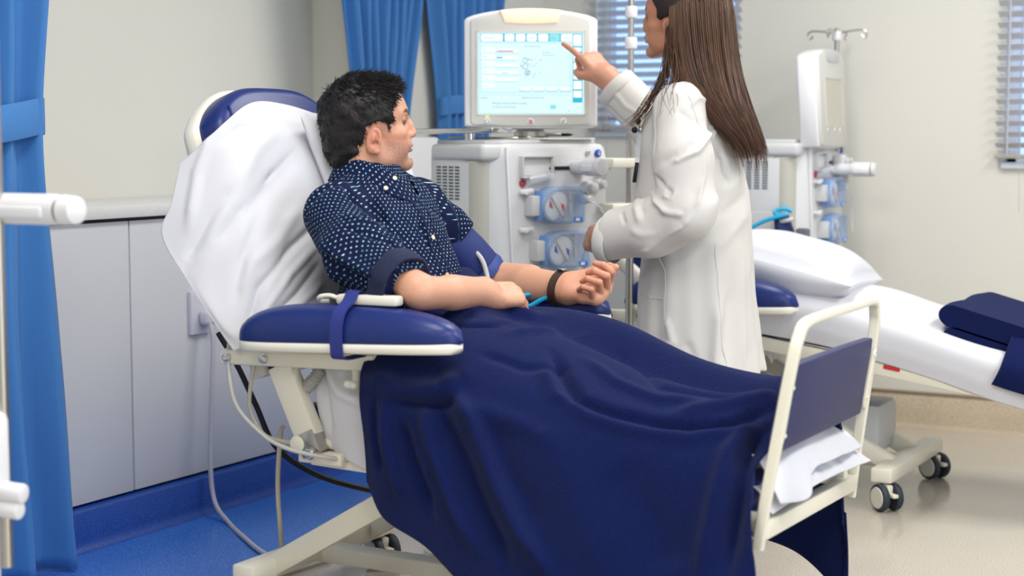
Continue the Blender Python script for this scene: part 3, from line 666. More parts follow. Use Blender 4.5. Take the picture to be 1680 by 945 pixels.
# pillow behind the neck and shoulders
def pillow(name, c, half, R, label, seed, parent=None, puff=1., folds=()):
    n = 44; a = np.linspace(-1, 1, n); U, Vv = np.meshgrid(a, a, indexing='ij'); e = np.clip((1-np.abs(U)**3.5)*(1-np.abs(Vv)**3.5), 0, 1)**.55
    cor = 1+.07*(np.abs(U*Vv)**3); X = U*half[0]*cor*(1-.05*(1-U*U)*0); Y = Vv*half[1]*cor
    nz = vnoise(np.stack([U*2, Vv*2, U*0], -1), 2.4, seed)*.13*e
    rad = np.hypot(np.abs(U)-1, np.abs(Vv)-1); wr = .05*np.sin(9*np.arctan2(1.02-np.abs(Vv), 1.02-np.abs(U))+seed)*np.exp(-rad*1.5)*e
    T = half[2]*puff*(e+nz+wr); B = -half[2]*.8*(e+wr)
    mb = MB(); P1 = np.stack([X, Y, T], -1); P2 = np.stack([X, Y, B], -1)
    V = np.vstack([P1.reshape(-1, 3), P2.reshape(-1, 3)]); F = []
    for i in range(n-1):
        for j in range(n-1):
            f = (i*n+j, (i+1)*n+j, (i+1)*n+j+1, i*n+j+1); F.append(f); F.append(tuple(k+n*n for k in f[::-1]))
    B_ = [i*n for i in range(n)] + [(n-1)*n+j for j in range(1, n)] + [i*n+n-1 for i in range(n-2, -1, -1)] + [j for j in range(n-2, 0, -1)]
    for p, q in zip(B_, B_[1:]+B_[:1]): F.append((p, q, q+n*n, p+n*n)[::-1])
    mb.add(V @ np.asarray(R).T+np.asarray(c), F)
    o = mb.build(name, 'pillow', parent, sharp=180)
    if label: tag(o, label, 'pillow')
    return o
def Rcols(x, y): x = unit(x); z = unit(np.cross(x, y)); y = np.cross(z, x); return np.stack([x, y, z], 1)
pillow('pillow', WN(.885, .14, 1.035), (.15, .19, .055), Rcols((-.42, 0, .91), (0, -1, .12)), 'creased white pillow behind the neck and shoulders of the man in the dotted shirt', 5)
# white sheet hanging below the near armrest
cloth('seat_sheet', NYs([[(.995, -.252, .62), (1.04, -.256, .625), (1.10, -.262, .625), (1.18, -.265, .62)], [(1.01, -.256, .54), (1.05, -.265, .53), (1.10, -.275, .53), (1.18, -.272, .53)], [(1.03, -.256, .46), (1.06, -.265, .46), (1.12, -.272, .45), (1.19, -.268, .45)], [(1.045, -.255, .425), (1.08, -.262, .41), (1.12, -.268, .395), (1.19, -.265, .37)]]), 50, 50, 'sheet', .003,
      'white seat sheet hanging under the near armrest beside the navy blanket', 'sheet', [(NYp([(1.02, -.255, .6), (1.045, -.26, .54), (1.06, -.262, .45)]), .012, .012), (NYp([(1.05, -.258, .6), (1.09, -.27, .55), (1.16, -.275, .53)]), .01, -.012), (NYp([(1.1, -.262, .61), (1.13, -.27, .58), (1.18, -.27, .57)]), .02, .016)], (.003, 20, 3), flip=True)
# folded white linen at the foot end
def linen(name, rows, parent, seed):
    fo = [(NYp([(1.98, y, .50), (2.07, y+.01, .48), (2.13, y+.03, .42)]), .012, a) for y, a in ((-.17, .012), (-.13, -.012), (-.06, .012), (-.01, -.010), (.06, .012), (.11, -.012), (.17, .010))]
    return cloth(name, NYs(rows), 60, 90, 'sheet', .003, parent=parent, folds=fo, noise=(.003, 30, seed))
ft = thing('foot_sheet', 'folded white sheet sticking out under the navy footboard panel', 'sheet', WN(2.08, 0, .37))
linen('upper_fold', [[(1.98, -.22, .50), (1.98, -.12, .515), (1.98, .02, .52), (1.98, .14, .515), (1.98, .22, .50)], [(2.06, -.235, .49), (2.075, -.12, .507), (2.075, .02, .508), (2.07, .14, .496), (2.07, .235, .485)], [(2.115, -.245, .405), (2.16, -.2, .418), (2.125, -.08, .445), (2.13, .06, .448), (2.13, .235, .44)]], ft, 2)
linen('lower_fold', [[(1.98, -.22, .455), (1.98, -.1, .465), (1.98, .1, .465), (1.98, .22, .455)], [(2.06, -.235, .43), (2.07, -.1, .45), (2.08, .1, .452), (2.08, .235, .445)], [(2.10, -.25, .385), (2.125, -.1, .41), (2.125, .08, .408), (2.148, .245, .412)]], ft, 6)
# ---- the far chair: fitted sheet, pillow, folded fleece
def FYs(G): return [[(x, y+FY, z) for x, y, z in r] for r in G]
rows = []
for x, z, e in ((1.15, .69, 0), (1.4, .66, 0), (1.65, .625, 0), (1.9, .565, .0), (2.12, .505, .0), (2.30, .46, 0)):
    rows.append([(x, -.285, z-.145), (x, -.295, z-.09), (x, -.285, z-.03), (x, -.22, z+.003), (x, 0, z+.012), (x, .2, z+.004), (x, .28, z-.03), (x, .285, z-.10)])
fs = cloth('fitted_sheet', FYs(rows), 90, 90, 'sheet', .003, 'white fitted sheet stretched over the empty far chair', 'sheet', [], (.004, 16, 8))
pillow('pillow', (1.43, FY-.02, .715), (.22, .27, .11), Rcols((.9, .1, -.22), (.1, -1, .05)), 'plump white pillow on the empty far chair', 2, puff=1.05)
fb = thing('folded_blanket', 'folded navy fleece blanket at the foot of the empty far chair', 'blanket', (2.2, FY, .5))
for k, (x0, x1, dz) in enumerate(((1.955, 2.5, -.045), (1.945, 2.5, .018))):
    prof = []
    for i in range(13): a = PI/2+PI*i/12; prof.append((x0+.042+.042*math.cos(a), .034*math.sin(a)))
    top = [(x1, .03)] + prof[:]; poly = prof+[(x1, -.034), (x1, .034)]
    dvec = unit((1, 0, -.27))
    rings = []
    for y in np.linspace(-.24, .25, 24):
        j = .005*math.sin(y*23+k*2)+.02*max(0, abs(y)-.2)*-1
        rings.append([np.array([x0, y+FY, .565-.245*(x0-1.9)+.032+dz])+dvec*(p[0]-x0+j)+np.array([.24, 0, 1])*(p[1]*(1-.06*abs(y)/.27)) for p in poly])
    MB().loft(rings).build('fold', 'fleece', fb, sharp=60)
cloth('hanging_flap', FYs([[(2.16, -.22, .565), (2.25, -.22, .55), (2.4, -.22, .51)], [(2.15, -.295, .49), (2.25, -.30, .47), (2.4, -.305, .44)], [(2.14, -.315, .45), (2.25, -.315, .43), (2.4, -.315, .39)], [(2.12, -.312, .41), (2.2, -.312, .39), (2.4, -.312, .35)]]), 20, 20, 'fleece', .005, parent=fb)
# ------------------------------------------------------------- dialysis machines
def emis(name, rgb, k=1.):
    m = pm(name, (0, 0, 0), .3, emit=k, ecol=rgb); return m
M['scr'] = emis('screen_pale', (224, 252, 253), 1.0); M['scrw'] = emis('screen_white', (252, 255, 255), 1.05); M['scrc'] = emis('screen_cyan', (40, 196, 226), .95)
M['scrl'] = emis('screen_light_cyan', (150, 232, 242), 1.0); M['scrt'] = emis('screen_text', (96, 190, 210), .9); M['scrp'] = emis('screen_pink', (206, 160, 196), .9); M['scrd'] = emis('screen_blue', (70, 130, 190), .9)
M['scroff'] = pm('screen_off', (208, 204, 188), .35)
def text_mesh(txt, size):
    cu = bpy.data.curves.new('t', 'FONT'); cu.body = txt; cu.size = size; cu.resolution_u = 2; ob = bpy.data.objects.new('t', cu); col.objects.link(ob)
    dg = bpy.context.evaluated_depsgraph_get(); me = bpy.data.meshes.new_from_object(ob.evaluated_get(dg))
    V = np.array([v.co[:] for v in me.vertices]); F = [tuple(p.vertices) for p in me.polygons]
    bpy.data.objects.remove(ob); bpy.data.curves.remove(cu); bpy.data.meshes.remove(me); return V, F
def rect_strip(mb, x0, x1, y0, y1, T, z):
    mb.add([T(x0, y0, z), T(x1, y0, z), T(x1, y1, z), T(x0, y1, z)], [(0, 1, 2, 3)])
def rrect_fill(mb, x0, x1, y0, y1, r, T, z):
    P = rrect(x1-x0, y1-y0, r, 3); mb.add([T((x0+x1)/2+a, (y0+y1)/2+b, z) for a, b in P], [tuple(range(len(P)))])
def monitor(root, Fm, on):
    """Fm(x, y, z): x to the right of the viewer, y up from the centre, z towards the viewer"""
    o = Fm(0, 0, 0); ex, ey, ez = Fm(1, 0, 0)-o, Fm(0, 1, 0)-o, Fm(0, 0, 1)-o
    def outl(w, h, rise, bow): 
        P = [(-w/2, -h/2+.006), (-w/2+.006, -h/2)]+[(x, -h/2-bow*(1-(2*x/w)**2)) for x in np.linspace(-w/2+.03, w/2-.03, 9)]+[(w/2-.006, -h/2), (w/2, -h/2+.006), (w/2, h/2-.008), (w/2-.008, h/2)]
        P += [(x, h/2+rise*(1-abs(2*x/w)**2.2)) for x in np.linspace(w/2-.03, -w/2+.03, 15)]+[(-w/2+.008, h/2), (-w/2, h/2-.008)]; return P
    MB().prism(outl(.408, .332, .028, .006), Fm(0, -.006, -.075), ex, ey, ez, .07, .008).build('casing', 'white', root, sharp=45)
    MB().prism(outl(.366, .322, .024, .005), Fm(-.002, -.006, -.01), ex, ey, ez, .013, .004).build('bezel', 'bezel', root, sharp=45)
    # status lamp in the top edge
    xs = np.linspace(-.095, .095, 13); P = [(x, .155+.032*(1-abs(2*x/.408)**2.2)) for x in xs[::-1]]+[(x, .139+.004*abs(x/.08)**2) for x in np.linspace(-.08, .08, 9)]
    MB().prism(P, Fm(0, 0, -.03), ex, ey, ez, .037, .003).build('status_lamp', 'amber' if on else 'mgrey', root, sharp=45)
    fr = MB(); 
    for a in ((-.165, .165, .113, .118), (-.165, .165, -.140, -.135), (-.167, -.162, -.14, .118), (.162, .167, -.14, .118)): fr.box(Fm((a[0]+a[1])/2, (a[2]+a[3])/2, .004), (a[1]-a[0], a[3]-a[2], .003), np.stack([ex, ey, ez], 1))
    fr.build('screen_frame', 'bezel', root, smooth=False)
    z = .0036
    sc = MB(); rect_strip(sc, -.163, .163, -.136, .114, Fm, z); sc = sc.build('screen', 'scr' if on else 'scroff', root, smooth=False)
    if on:
        c, w_, l, t, p, d = MB(), MB(), MB(), MB(), MB(), MB(); z1, z2, z3 = z+.0004, z+.0008, z+.0012
        # frame lines, tab strip and right column
        for a in ((-.160, .160, .1105, .1120), (-.160, .160, -.1335, -.1325), (-.160, -.1585, -.133, .112), (.1575, .159, -.133, .112)): rect_strip(l, *a, Fm, z1)
        rect_strip(c, -.156, .122, .0855, .1095, Fm, z1); rect_strip(c, .127, .1565, -.10, .1095, Fm, z1)
        x = -.154
        for i, wd in enumerate((.068, .03, .03, .031, .031, .031, .034)): rrect_fill(w_ if i in (0, 6) else l if i == 5 else sc_w(w_), x, x+wd, .0865, .1085, .004, Fm, z2); x += wd+.0038 if i else wd+.005
        for y0, y1 in ((.072, .107), (.055, .068), (.025, .05), (.0, .022), (-.03, -.004), (-.06, -.034), (-.085, -.064)): rrect_fill(w_, .129, .1545, y0, y1, .003, Fm, z2)
        for a in ((-.155, .121, .0805, .082), (-.155, .121, -.0700, -.0685), (-.155, -.1535, -.07, .082), (.1195, .121, -.07, .082), (-.155, .121, -.0775, -.0765)): rect_strip(l, *a, Fm, z1)
        for i in range(6): rrect_fill(w_, -.150, -.111, .055-.022*i, .068-.022*i, .002, Fm, z1); rect_strip(l, -.150, -.111, .0535-.022*i, .0542-.022*i, Fm, z2); V, F = text_mesh(('UF', 'Time', 'Rate', 'Goal', 'Temp', 'Cond')[i], .0075); t.add([Fm(-.148+v[0], .059-.022*i+v[1], z3) for v in V], F)
        for i in range(5):
            y = .056-.022*i; rect_strip(l, -.105, -.04, y-.006, y-.0045, Fm, z1)
            for k in range(6): rect_strip(t, -.105+.0128*k, -.1043+.0128*k, y-.008, y-.0045, Fm, z2)
            rect_strip(w_, -.105, -.04, y-.003, y+.006, Fm, z1)
        rect_strip(p, -.105, -.055, .054, .058, Fm, z2); rect_strip(c, -.105, -.088, .034, .0385, Fm, z2); rect_strip(c, -.09, -.072, -.011, -.0095, Fm, z2); rect_strip(d, -.088, -.084, -.0325, -.031, Fm, z2)
        # little flow diagram: rings, lines and dots
        def ring(mb, cx, cy, r, wd=.0012):
            a = np.linspace(0, 2*PI, 17)[:-1]; P = [Fm(cx+q*math.cos(b), cy+q*math.sin(b), z2) for q in (r, r-wd) for b in a]; mb.add(P, [(i, (i+1) % 16, 16+(i+1) % 16, 16+i) for i in range(16)])
        for cx, cy, r in ((-.018, .028, .0085), (-.018, .010, .0085), (-.012, -.009, .0085), (-.009, -.011, .0045)): ring(d, cx, cy, r)
        rr = np.random.RandomState(5)
        for i in range(26): cx, cy = -.032+rr.rand()*.045, -.024+rr.rand()*.066; h, v = (rr.rand()*.008+.002, .001); h, v = (h, v) if rr.rand() > .4 else (v, h); rect_strip(d if i % 2 else t, cx, cx+h, cy, cy+v, Fm, z2)
        rect_strip(c, .026, .031, .0275, .0295, Fm, z2); rect_strip(p, .026, .030, -.0115, -.0095, Fm, z2)
        for i in range(4): rrect_fill(c, -.036+.041*i, -.001+.041*i, -.066, -.056, .004, Fm, z1); rrect_fill(w_, -.035+.041*i, -.002+.041*i, -.0645, -.054, .004, Fm, z2)
        for txt, x0, y0, s in (('Please connect the A nozzle', -.118, -.105, .0092), ('to the concentrate', -.118, -.116, .0092), ('SERUM SODIUM LOW', -.03, -.0885, .0072), ('ALARM', -.155, -.0885, .0066), ('Bicarb dialysis menu', -.02, .069, .006), ('Blood flow', .035, .050, .0055), ('Venous pressure', .035, .043, .0055),
                               ('Treatment', -.147, .094, .0085), ('Prime', -.008, .094, .0075), ('Data', .06, .094, .0075), ('Menu', .1, .094, .0075)):
            V, F = text_mesh(txt, s); t.add([Fm(x0+v[0], y0+v[1], z3) for v in V], F)
        rrect_fill(l, .058, .076, -.120, -.107, .002, Fm, z1); V, F = text_mesh('Enter', .006); t.add([Fm(.0605+v[0], -.1155+v[1], z3) for v in V], F)
        rect_strip(t, .113, .117, -.127, -.125, Fm, z2)
        for n_, mb, mt in (('cyan_bars', c, 'scrc'), ('white_fields', w_, 'scrw'), ('pale_lines', l, 'scrl'), ('screen_lettering', t, 'scrt'), ('pink_marks', p, 'scrp'), ('flow_diagram', d, 'scrd')): mb.build(n_, mt, sc, smooth=False)
    for i, (bx, mt) in enumerate(((-.135, 'navyink'), (-.002, 'pinkink'), (.098, 'greenink'))):
        b = MB().cyl(Fm(bx, -.158, .002), Fm(bx, -.158, .0065), .0105, n=24, bev=.001).build('button', 'white', root)
        s = MB(); q = [Fm(bx+math.cos(a)*.0065, -.158+math.sin(a)*.0065, .0068) for a in np.linspace(0.5*PI+.6, 2.5*PI-.6, 20)]
        if i == 0: s.tube(q, .0009, 6); s.bar(Fm(bx, -.155, .0068), Fm(bx, -.149, .0068), .0016, .0012)
        elif i == 1:
            for dx, dy in ((-.003, .003), (.003, .003), (-.003, -.004), (.003, -.004)): s.tube([Fm(bx+dx+.0027*math.cos(a), -.158+dy+.0027*math.sin(a), .0068) for a in np.linspace(0, 2*PI, 10)], .0009, 5)
        else:
            for a, b2 in (((-.005, .005), (.005, .005)), ((.005, .005), (-.005, -.005)), ((-.005, -.005), (.005, -.005))): s.bar(Fm(bx+a[0], -.158+a[1], .0068), Fm(bx+b2[0], -.158+b2[1], .0068), .002, .0014)
        s.build('symbol', mt, b)
    if on: MB().box(Fm(-.135, -.143, .004), (.008, .004, .003), np.stack([ex, ey, ez], 1)).build('indicator', 'led', root)
def sc_w(m): return m
def pump(root, T, y, z, ink, tag_on=True, x0=.15):
    """blood pump: round recess, white rotor with handle, hinged clear blue cover"""
    ex, ey, ez = T(1, 0, 0)-T(0, 0, 0), T(0, 1, 0)-T(0, 0, 0), np.array([0, 0, 1.])
    MB().box(T(x0+.02, y-.098, z), (.045, .038, .062), np.stack([ex, ey, ez], 1), .005).build('pump_hinge', 'mgrey', root)
    MB().cyl(T(x0-.005, y-.022, z-.004), T(x0+.012, y-.022, z-.004), .054, n=32, bev=.003).build('pump_bed', 'mgrey', root)
    # rotor: a rounded lozenge cap with a raised grip
    a = np.linspace(0, 2*PI, 40, endpoint=False); r = .043+.007*np.cos(2*(a-.75)); ro = MB()
    ro.loft([[T(x0+dx, y-.022+k*q*math.cos(b), z-.002+k*q*math.sin(b)) for q, b in zip(r, a)] for dx, k in ((.008, .98), (.03, 1), (.040, .97), (.043, .88), (.044, .5))])
    ro = ro.build('rotor', 'white', root)
    d = np.array([math.cos(2.2), math.sin(2.2)]); g = MB().bar(T(x0+.046, y-.022-.037*d[0], z-.002-.037*d[1]), T(x0+.046, y-.022+.037*d[0], z-.002+.037*d[1]), .012, .012, up=ex, bev=.004); g.build('grip', 'mgrey', ro)
    for sd in (-1, 1):
        c0 = np.array([y-.022+sd*.024, z-.002-sd*.004]); P = [(c0[0]-sd*.008, c0[1]+.012*sd), (c0[0]+sd*.006, c0[1]+.006*sd), (c0[0]+sd*.003, c0[1]-.013*sd), (c0[0]-sd*.003, c0[1]-.004*sd)]
        MB().prism(P, T(x0+.0425, 0, 0), ey, ez, ex, .003).build('arrow', ink, ro)
    # cover outline: half round on the left, square with rounded corners on the right
    def cov(g):
        P = [(y-.02+(.064-g)*math.cos(b)*1.05, z+(.056-g)*math.sin(b)) for b in np.linspace(PI*.5, PI*1.5, 16)]
        return P+[(y+.075-g, z-.056+g), (y+.085-g, z-.05+g), (y+.088-g, z-.04+g), (y+.084-g, z+.042-g), (y+.08-g, z+.051-g), (y+.07-g, z+.056-g)]
    A, B = cov(0), cov(.005); rim = MB(); n = len(A); V = []
    for P, dx in ((A, .004), (A, .05), (B, .055), (cov(.009), .055), (cov(.009), .048), (B, .004)): V.append([T(x0+dx, p[0], p[1]) for p in P])
    rim.loft(V, caps=False, closed=True); o = rim.build('pump_cover', 'clearblue', root, sharp=50)
    MB().prism(cov(.008), T(x0+.0485, 0, 0), ey, ez, ex, .003).build('cover_pane', M['clearpane'], o)
    for dy, dz, L in ((.05, .028, .03), (.052, -.012, .034)): MB().tube([T(x0+.02, y+dy, z+dz-L/2), T(x0+.02, y+dy, z+dz+L/2)], .006, 10).build('tube_guide', 'mgrey', o)
    MB().tube([T(x0+.016, y+.07, z+.036), T(x0+.016, y+.04, z+.03), T(x0+.016, y+.0, z+.046), T(x0+.016, y-.05, z+.03), T(x0+.016, y-.075, z), T(x0+.016, y-.05, z-.036), T(x0+.016, y, z-.05), T(x0+.016, y+.03, z-.04)], .005, 10, res=40).build('pump_tubing', 'clear', o)
    MB().bar(T(x0+.03, y-.082, z-.045), T(x0+.03, y-.082, z+.045), .012, .03, up=ex, bev=.003).build('cover_hinge', 'hingeblue', o)
    lb = MB().box(T(x0+.053, y+.058, z-.044), (.005, .034, .017), np.stack([ex, ey, ez], 1), .002).build('cover_tab', 'blueplastic', o)
    MB().box(T(x0+.0552, y+.052, z-.044), (.002, .016, .009), np.stack([ex, ey, ez], 1)).build('tab_label', 'white', lb)
M['clearpane'] = pm('clear_blue_pane', (190, 214, 250), .05, alpha=.1, spec=.7)
M['tubewhite'] = pm('milky_tube', (232, 234, 238), .3)
def machine(label, loc, rz, mon_yaw, on, pole, arm_z, arm_len=.16, detail=True, mon=True, pole_top=1.9, hooks=False, name='dialysis_machine', mon_at=(.06, .0), mz=1.325, msc=1., brackets=(.36, .9, 1.04)):
    r = thing(name, label, 'dialysis machine', loc, rz)
    c, s = math.cos(rz), math.sin(rz)
    def T(x, y, z): return np.array([loc[0]+x*c-y*s, loc[1]+x*s+y*c, z])
    ex, ey, ez = np.array([c, s, 0]), np.array([-s, c, 0]), np.array([0, 0, 1.])
    Rl = np.stack([ex, ey, ez], 1)
    # body: rounded cabinet from a plan outline, front leaning slightly
    plan = [(-.13, -.24), (.0, -.24), (.03, -.238), (.08, -.228), (.118, -.205), (.145, -.17), (.15, -.14), (.15, .21), (.14, .235), (.12, .24), (-.13, .24), (-.14, .23), (-.14, -.23)]
    rings = []
    for z, g, lean in ((.16, .012, .02), (.17, 0, .02), (.55, 0, .01), (1.06, 0, 0), (1.085, .004, 0), (1.098, .014, 0), (1.10, .03, 0)):
        rings.append([T(x*(1-g/.3)+(lean if x > .1 else 0), y*(1-g/.24), z) for x, y in plan])
    MB().loft(rings).build('body', 'mwhite', r, sharp=50)
    b = MB(); b.box(T(.01, 0, .12), (.36, .46, .09), Rl, .02); b.build('base', 'mgrey', r)
    for x, y in ((-.13, -.19), (-.13, .19), (.15, -.19), (.15, .19)): p = T(x, y, 0); caster(r, p[0], p[1], rz+.6)
    # vented side panel and the grey corner column
    pan = [(-.115, .30), (.065, .30), (.065, 1.045), (-.055, 1.045), (-.085, 1.035), (-.105, 1.01), (-.115, .98)]
    sp = MB().prism(pan, T(0, -.238, 0), ex, ez, -ey, .008, .003).build('side_panel', 'mgrey', r, sharp=40)
    pan2 = [(-.105, .34), (.045, .34), (.045, .83), (.04, .845), (.025, .85), (-.105, .85)]
    MB().prism(pan2, T(0, -.244, 0), ex, ez, -ey, .004, .002).build('side_hatch', 'mgrey', sp, sharp=40)
    vm = None
    for i in range(4):
        for j in range(11):
            v = MB().box(T(-.083+.031*i, -.2465, 1.03-.0095*j-.0, ), (.021, .002, .0045), Rl)
            if vm is None: vm = v.build('vent_slot', 'vent', sp, smooth=False); o = vm
            else: o = vm.copy(); col.objects.link(o); o.parent = sp; o.location = (.031*i, 0, -.0095*j)
    MB().loft([[T(.068+.05*math.sin(a), -.195-.05*math.cos(a), z) for a in np.linspace(-1.3, 1.3, 16)]+[T(.06, -.19, z)] for z in (.3, 1.05)]).build('corner_column', 'mwarm', r, sharp=40)
    MB().box(T(.005, -.2, 1.075), (.26, .1, .05), Rl, .015, 3).build('shoulder_cap', 'mgrey', r)
    MB().box(T(-.01, 0, 1.105), (.24, .44, .014), Rl, .005).build('top_tray', 'mgrey', r)
    # front fascia with a chamfered left edge line
    MB().bar(T(.152, -.172, 1.09), T(.166, -.14, .42), .006, .01, up=ex, bev=.002).build('fascia_edge', 'white', r)
    if detail:
        # recessed pocket, level detector, slot, knobs
        f = MB()
        for a in ((-.115, -.0, 1.062), (-.115, -.0, 1.0)): f.box(T(.158, (a[0]+a[1])/2, a[2]), (.02, .12, .006), Rl, .002)
        for y in (-.118, .0): f.box(T(.158, y, 1.031), (.02, .006, .066), Rl, .002)
        f.build('pocket_frame', 'mgrey', r); MB().box(T(.152, -.058, 1.02), (.006, .11, .03), Rl, .002).build('pocket_shelf', 'white', r)
        cl = MB(); cl.tube([T(.17, -.10, .99), T(.175, -.06, .997), T(.175, -.03, 1.0)], [.012, .014, .011], 14, res=16); cl.cyl(T(.17, -.03, 1.0), T(.2, -.03, 1.002), .013, n=16, bev=.003); cl.build('drip_clip', 'clear', r)
        rg = MB().tube([T(.156, -.112+.010*math.cos(a), .983+.010*math.sin(a)) for a in np.linspace(0, 2*PI, 20, endpoint=False)], .0025, 8, closed=True).build('port_ring', 'red', r)
        for q in range(4): MB().cyl(T(.152, -.112+.0045*math.cos(q*PI/2+.78), .983+.0045*math.sin(q*PI/2+.78)), T(.157, -.112+.0045*math.cos(q*PI/2+.78), .983+.0045*math.sin(q*PI/2+.78)), .0022, n=8).build('port_pin', 'navyink', rg)
        for z in (.956, .842, .72): k = MB(); k.cyl(T(.15, -.115, z), T(.18, -.115, z), .008, n=14, bev=.002); k.bar(T(.172, -.135, z), T(.172, -.085, z+.006), .014, .012, up=ex, bev=.004); k.build('line_clip', 'white', r)
        MB().box(T(.153, .04, 1.026), (.004, .1, .011), Rl, .002).build('slot', 'black', r)
        k = MB(); k.box(T(.175, .115, 1.03), (.05, .045, .05), Rl, .012, 3); k.cyl(T(.2, .11, 1.03), T(.212, .11, 1.03), .013, n=18, bev=.003); k.build('detector_block', 'mgrey', r)
        MB().cyl(T(.15, .15, 1.072), T(.16, .15, 1.072), .008, n=16, bev=.002).build('port', 'chrome', r)
        bp = MB().cyl(T(.15, .192, 1.07), T(.158, .192, 1.07), .012, n=20, bev=.002).build('blue_port', 'bluek', r); MB().cyl(T(.158, .192, 1.07), T(.161, .192, 1.07), .006, n=14, bev=.001).build('port_core', 'chrome', bp)
        for (y, z, rr, d) in ((.14, .965, .022, .05), (.19, .975, .018, .04), (.12, .93, .016, .05), (.2, 1.03, .016, .045)): MB().lathe([(rr, 0), (rr, d*.5), (rr*.75, d*.6), (rr*.7, d), (rr*.5, d+.003)], T(.15, y, z), ex, 18).build('sensor_port', 'mgrey', r)
        MB().tube([T(.19, .12, .93), T(.205, .16, .90), T(.2, .19, .84), T(.2, .2, .76)], .0035, 8, res=24).build('sensor_line', 'clear', r)
        MB().cyl(T(.15, .17, .745), T(.168, .17, .745), .045, n=30, bev=.005).build('round_cover', 'mgrey', r)
    pump(r, T, .012, .915, 'red'); pump(r, T, .03, .78, 'bluek', x0=.153); pump(r, T, .045, .645, 'bluek', x0=.157)
    # dialyser holder arm
    ah = MB(); ah.lathe([(.014, 0), (.02, .01), (.022, .04), (.022, arm_len*.45), (.0225, arm_len*.46), (.026, arm_len*.5), (.0275, arm_len*.55), (.0275, arm_len*.92), (.026, arm_len*.95), (.022, arm_len*.955), (.022, arm_len*.975), (.027, arm_len*.98), (.024, arm_len*1.06), (.012, arm_len*1.075)], T(.15, .09, arm_z), ex, 24)
    arm = ah.build('holder_arm', 'white', r); MB().bar(T(.15+arm_len*.55, .068, arm_z-.004), T(.15+arm_len*.9, .068, arm_z-.004), .02, .02, bev=.004).build('holder_grip', 'white', arm)
    MB().lathe([(.0228, 0), (.0228, .004)], T(.15+arm_len*.956, .09, arm_z), ex, 24).build('seal_ring', pm('brown_seal', (120, 84, 74), .5), arm)
    # infusion pole with clamps
    px, py = pole; zt = pole_top; MB().cyl(T(px, py, .35), T(px, py, 1.30), .0125, n=18).build('infusion_pole', 'steel', r); pm_ = MB().cyl(T(px, py, 1.30), T(px, py, zt), .0095, n=16).build('pole_extension', 'steel', r)
    for z in brackets: MB().box(T((px+.1)/2, (py+.22)/2, z), (abs(px-.1)+.05, abs(py-.2)+.03, .03), Rl, .006).build('pole_bracket', 'creamplastic', r)
    for z in (1.505, 1.41): MB().cyl(T(px, py, z-.018), T(px, py, z+.018), .019, n=18, bev=.004).build('pole_clamp', 'white', r)
    if hooks:
        h = MB()
        for sd in (-1, 1): h.tube([T(px, py, zt-.02), T(px+sd*.03*ex[0]*0, py+sd*.04, zt-.012), T(px, py+sd*.09, zt-.01), T(px, py+sd*.115, zt-.02), T(px, py+sd*.11, zt-.04), T(px, py+sd*.095, zt-.03)], .0035, 8, res=24); h.tube([T(px, py, zt-.02), T(px+sd*.09, py, zt-.01), T(px+sd*.115, py, zt-.02), T(px+sd*.11, py, zt-.04), T(px+sd*.095, py, zt-.03)], .0035, 8, res=24)
        h.build('bag_hooks', 'steel', r)
    if mon:
        a = rz+mon_yaw; mc = T(mon_at[0], mon_at[1], mz); nz = np.array([math.cos(a), math.sin(a), 0]); nx = np.array([-math.sin(a), math.cos(a), 0])
        tl = .06; up = unit(np.array([-nz[0]*tl, -nz[1]*tl, 1])); nf = unit(np.cross(nx, up))
        def Fm(x, y, z): return mc+nx*x*msc+up*y*msc+nf*z
        monitor(r, Fm, on); q = mc-nf*.06
        m = MB(); m.lathe([(.06, 0), (.062, .012), (.05, .016), (.05, .03)], (q[0], q[1], 1.107), (0, 0, 1), 30); m.build('swivel_base', 'steel', r)
        MB().box((q[0], q[1], 1.16), (.045, .085, .1), np.stack([nf*[1, 1, 0], nx, [0, 0, 1]], 1), .01).build('monitor_neck', 'mgrey', r)
    return r, T
near_m, TN = machine('dialysis machine with the lit screen at which the woman points', (.727, 4.486, 0), math.radians(-22), math.radians(-37), True, (.195, .29), 1.03, .13, pole_top=2.1)
MB().cyl(TN(-.135, -.2, .978), TN(-.198, -.2, .978), .0115, n=18, bev=.003).build('push_handle', 'mgrey', near_m)
far_m, TF = machine('dialysis machine seen side on against the back wall, beyond the empty chair', (1.08, 5.93, 0), 0, math.radians(3), False, (.12, .22), 1.0, .16, pole_top=1.535, hooks=True, mon_at=(.18, .0), mz=1.255, msc=.70)
fg_m, TG = machine('dialysis machine mostly out of frame, white arm reaching in at the left edge', (.64, 2.03, 0), 0, .1, False, (.345, .07), .994, .345, mon=False, pole_top=1.9, detail=False, brackets=())
k = MB(); k.box((.985, 2.06, .56), (.07, .06, .16), bev=.018); k.cyl((1.0, 2.06, .5), (1.06, 2.075, .495), .018, n=16, bev=.004); k.cyl((1.0, 2.06, .47), (1.055, 2.07, .465), .016, n=16, bev=.004); k.build('line_coupler', 'white', fg_m)
MB().cyl((1.02, 2.03, .60), (1.026, 2.03, .60), .01, n=12).build('coupler_mark', pm('brown_mark', (110, 62, 38), .6), fg_m)
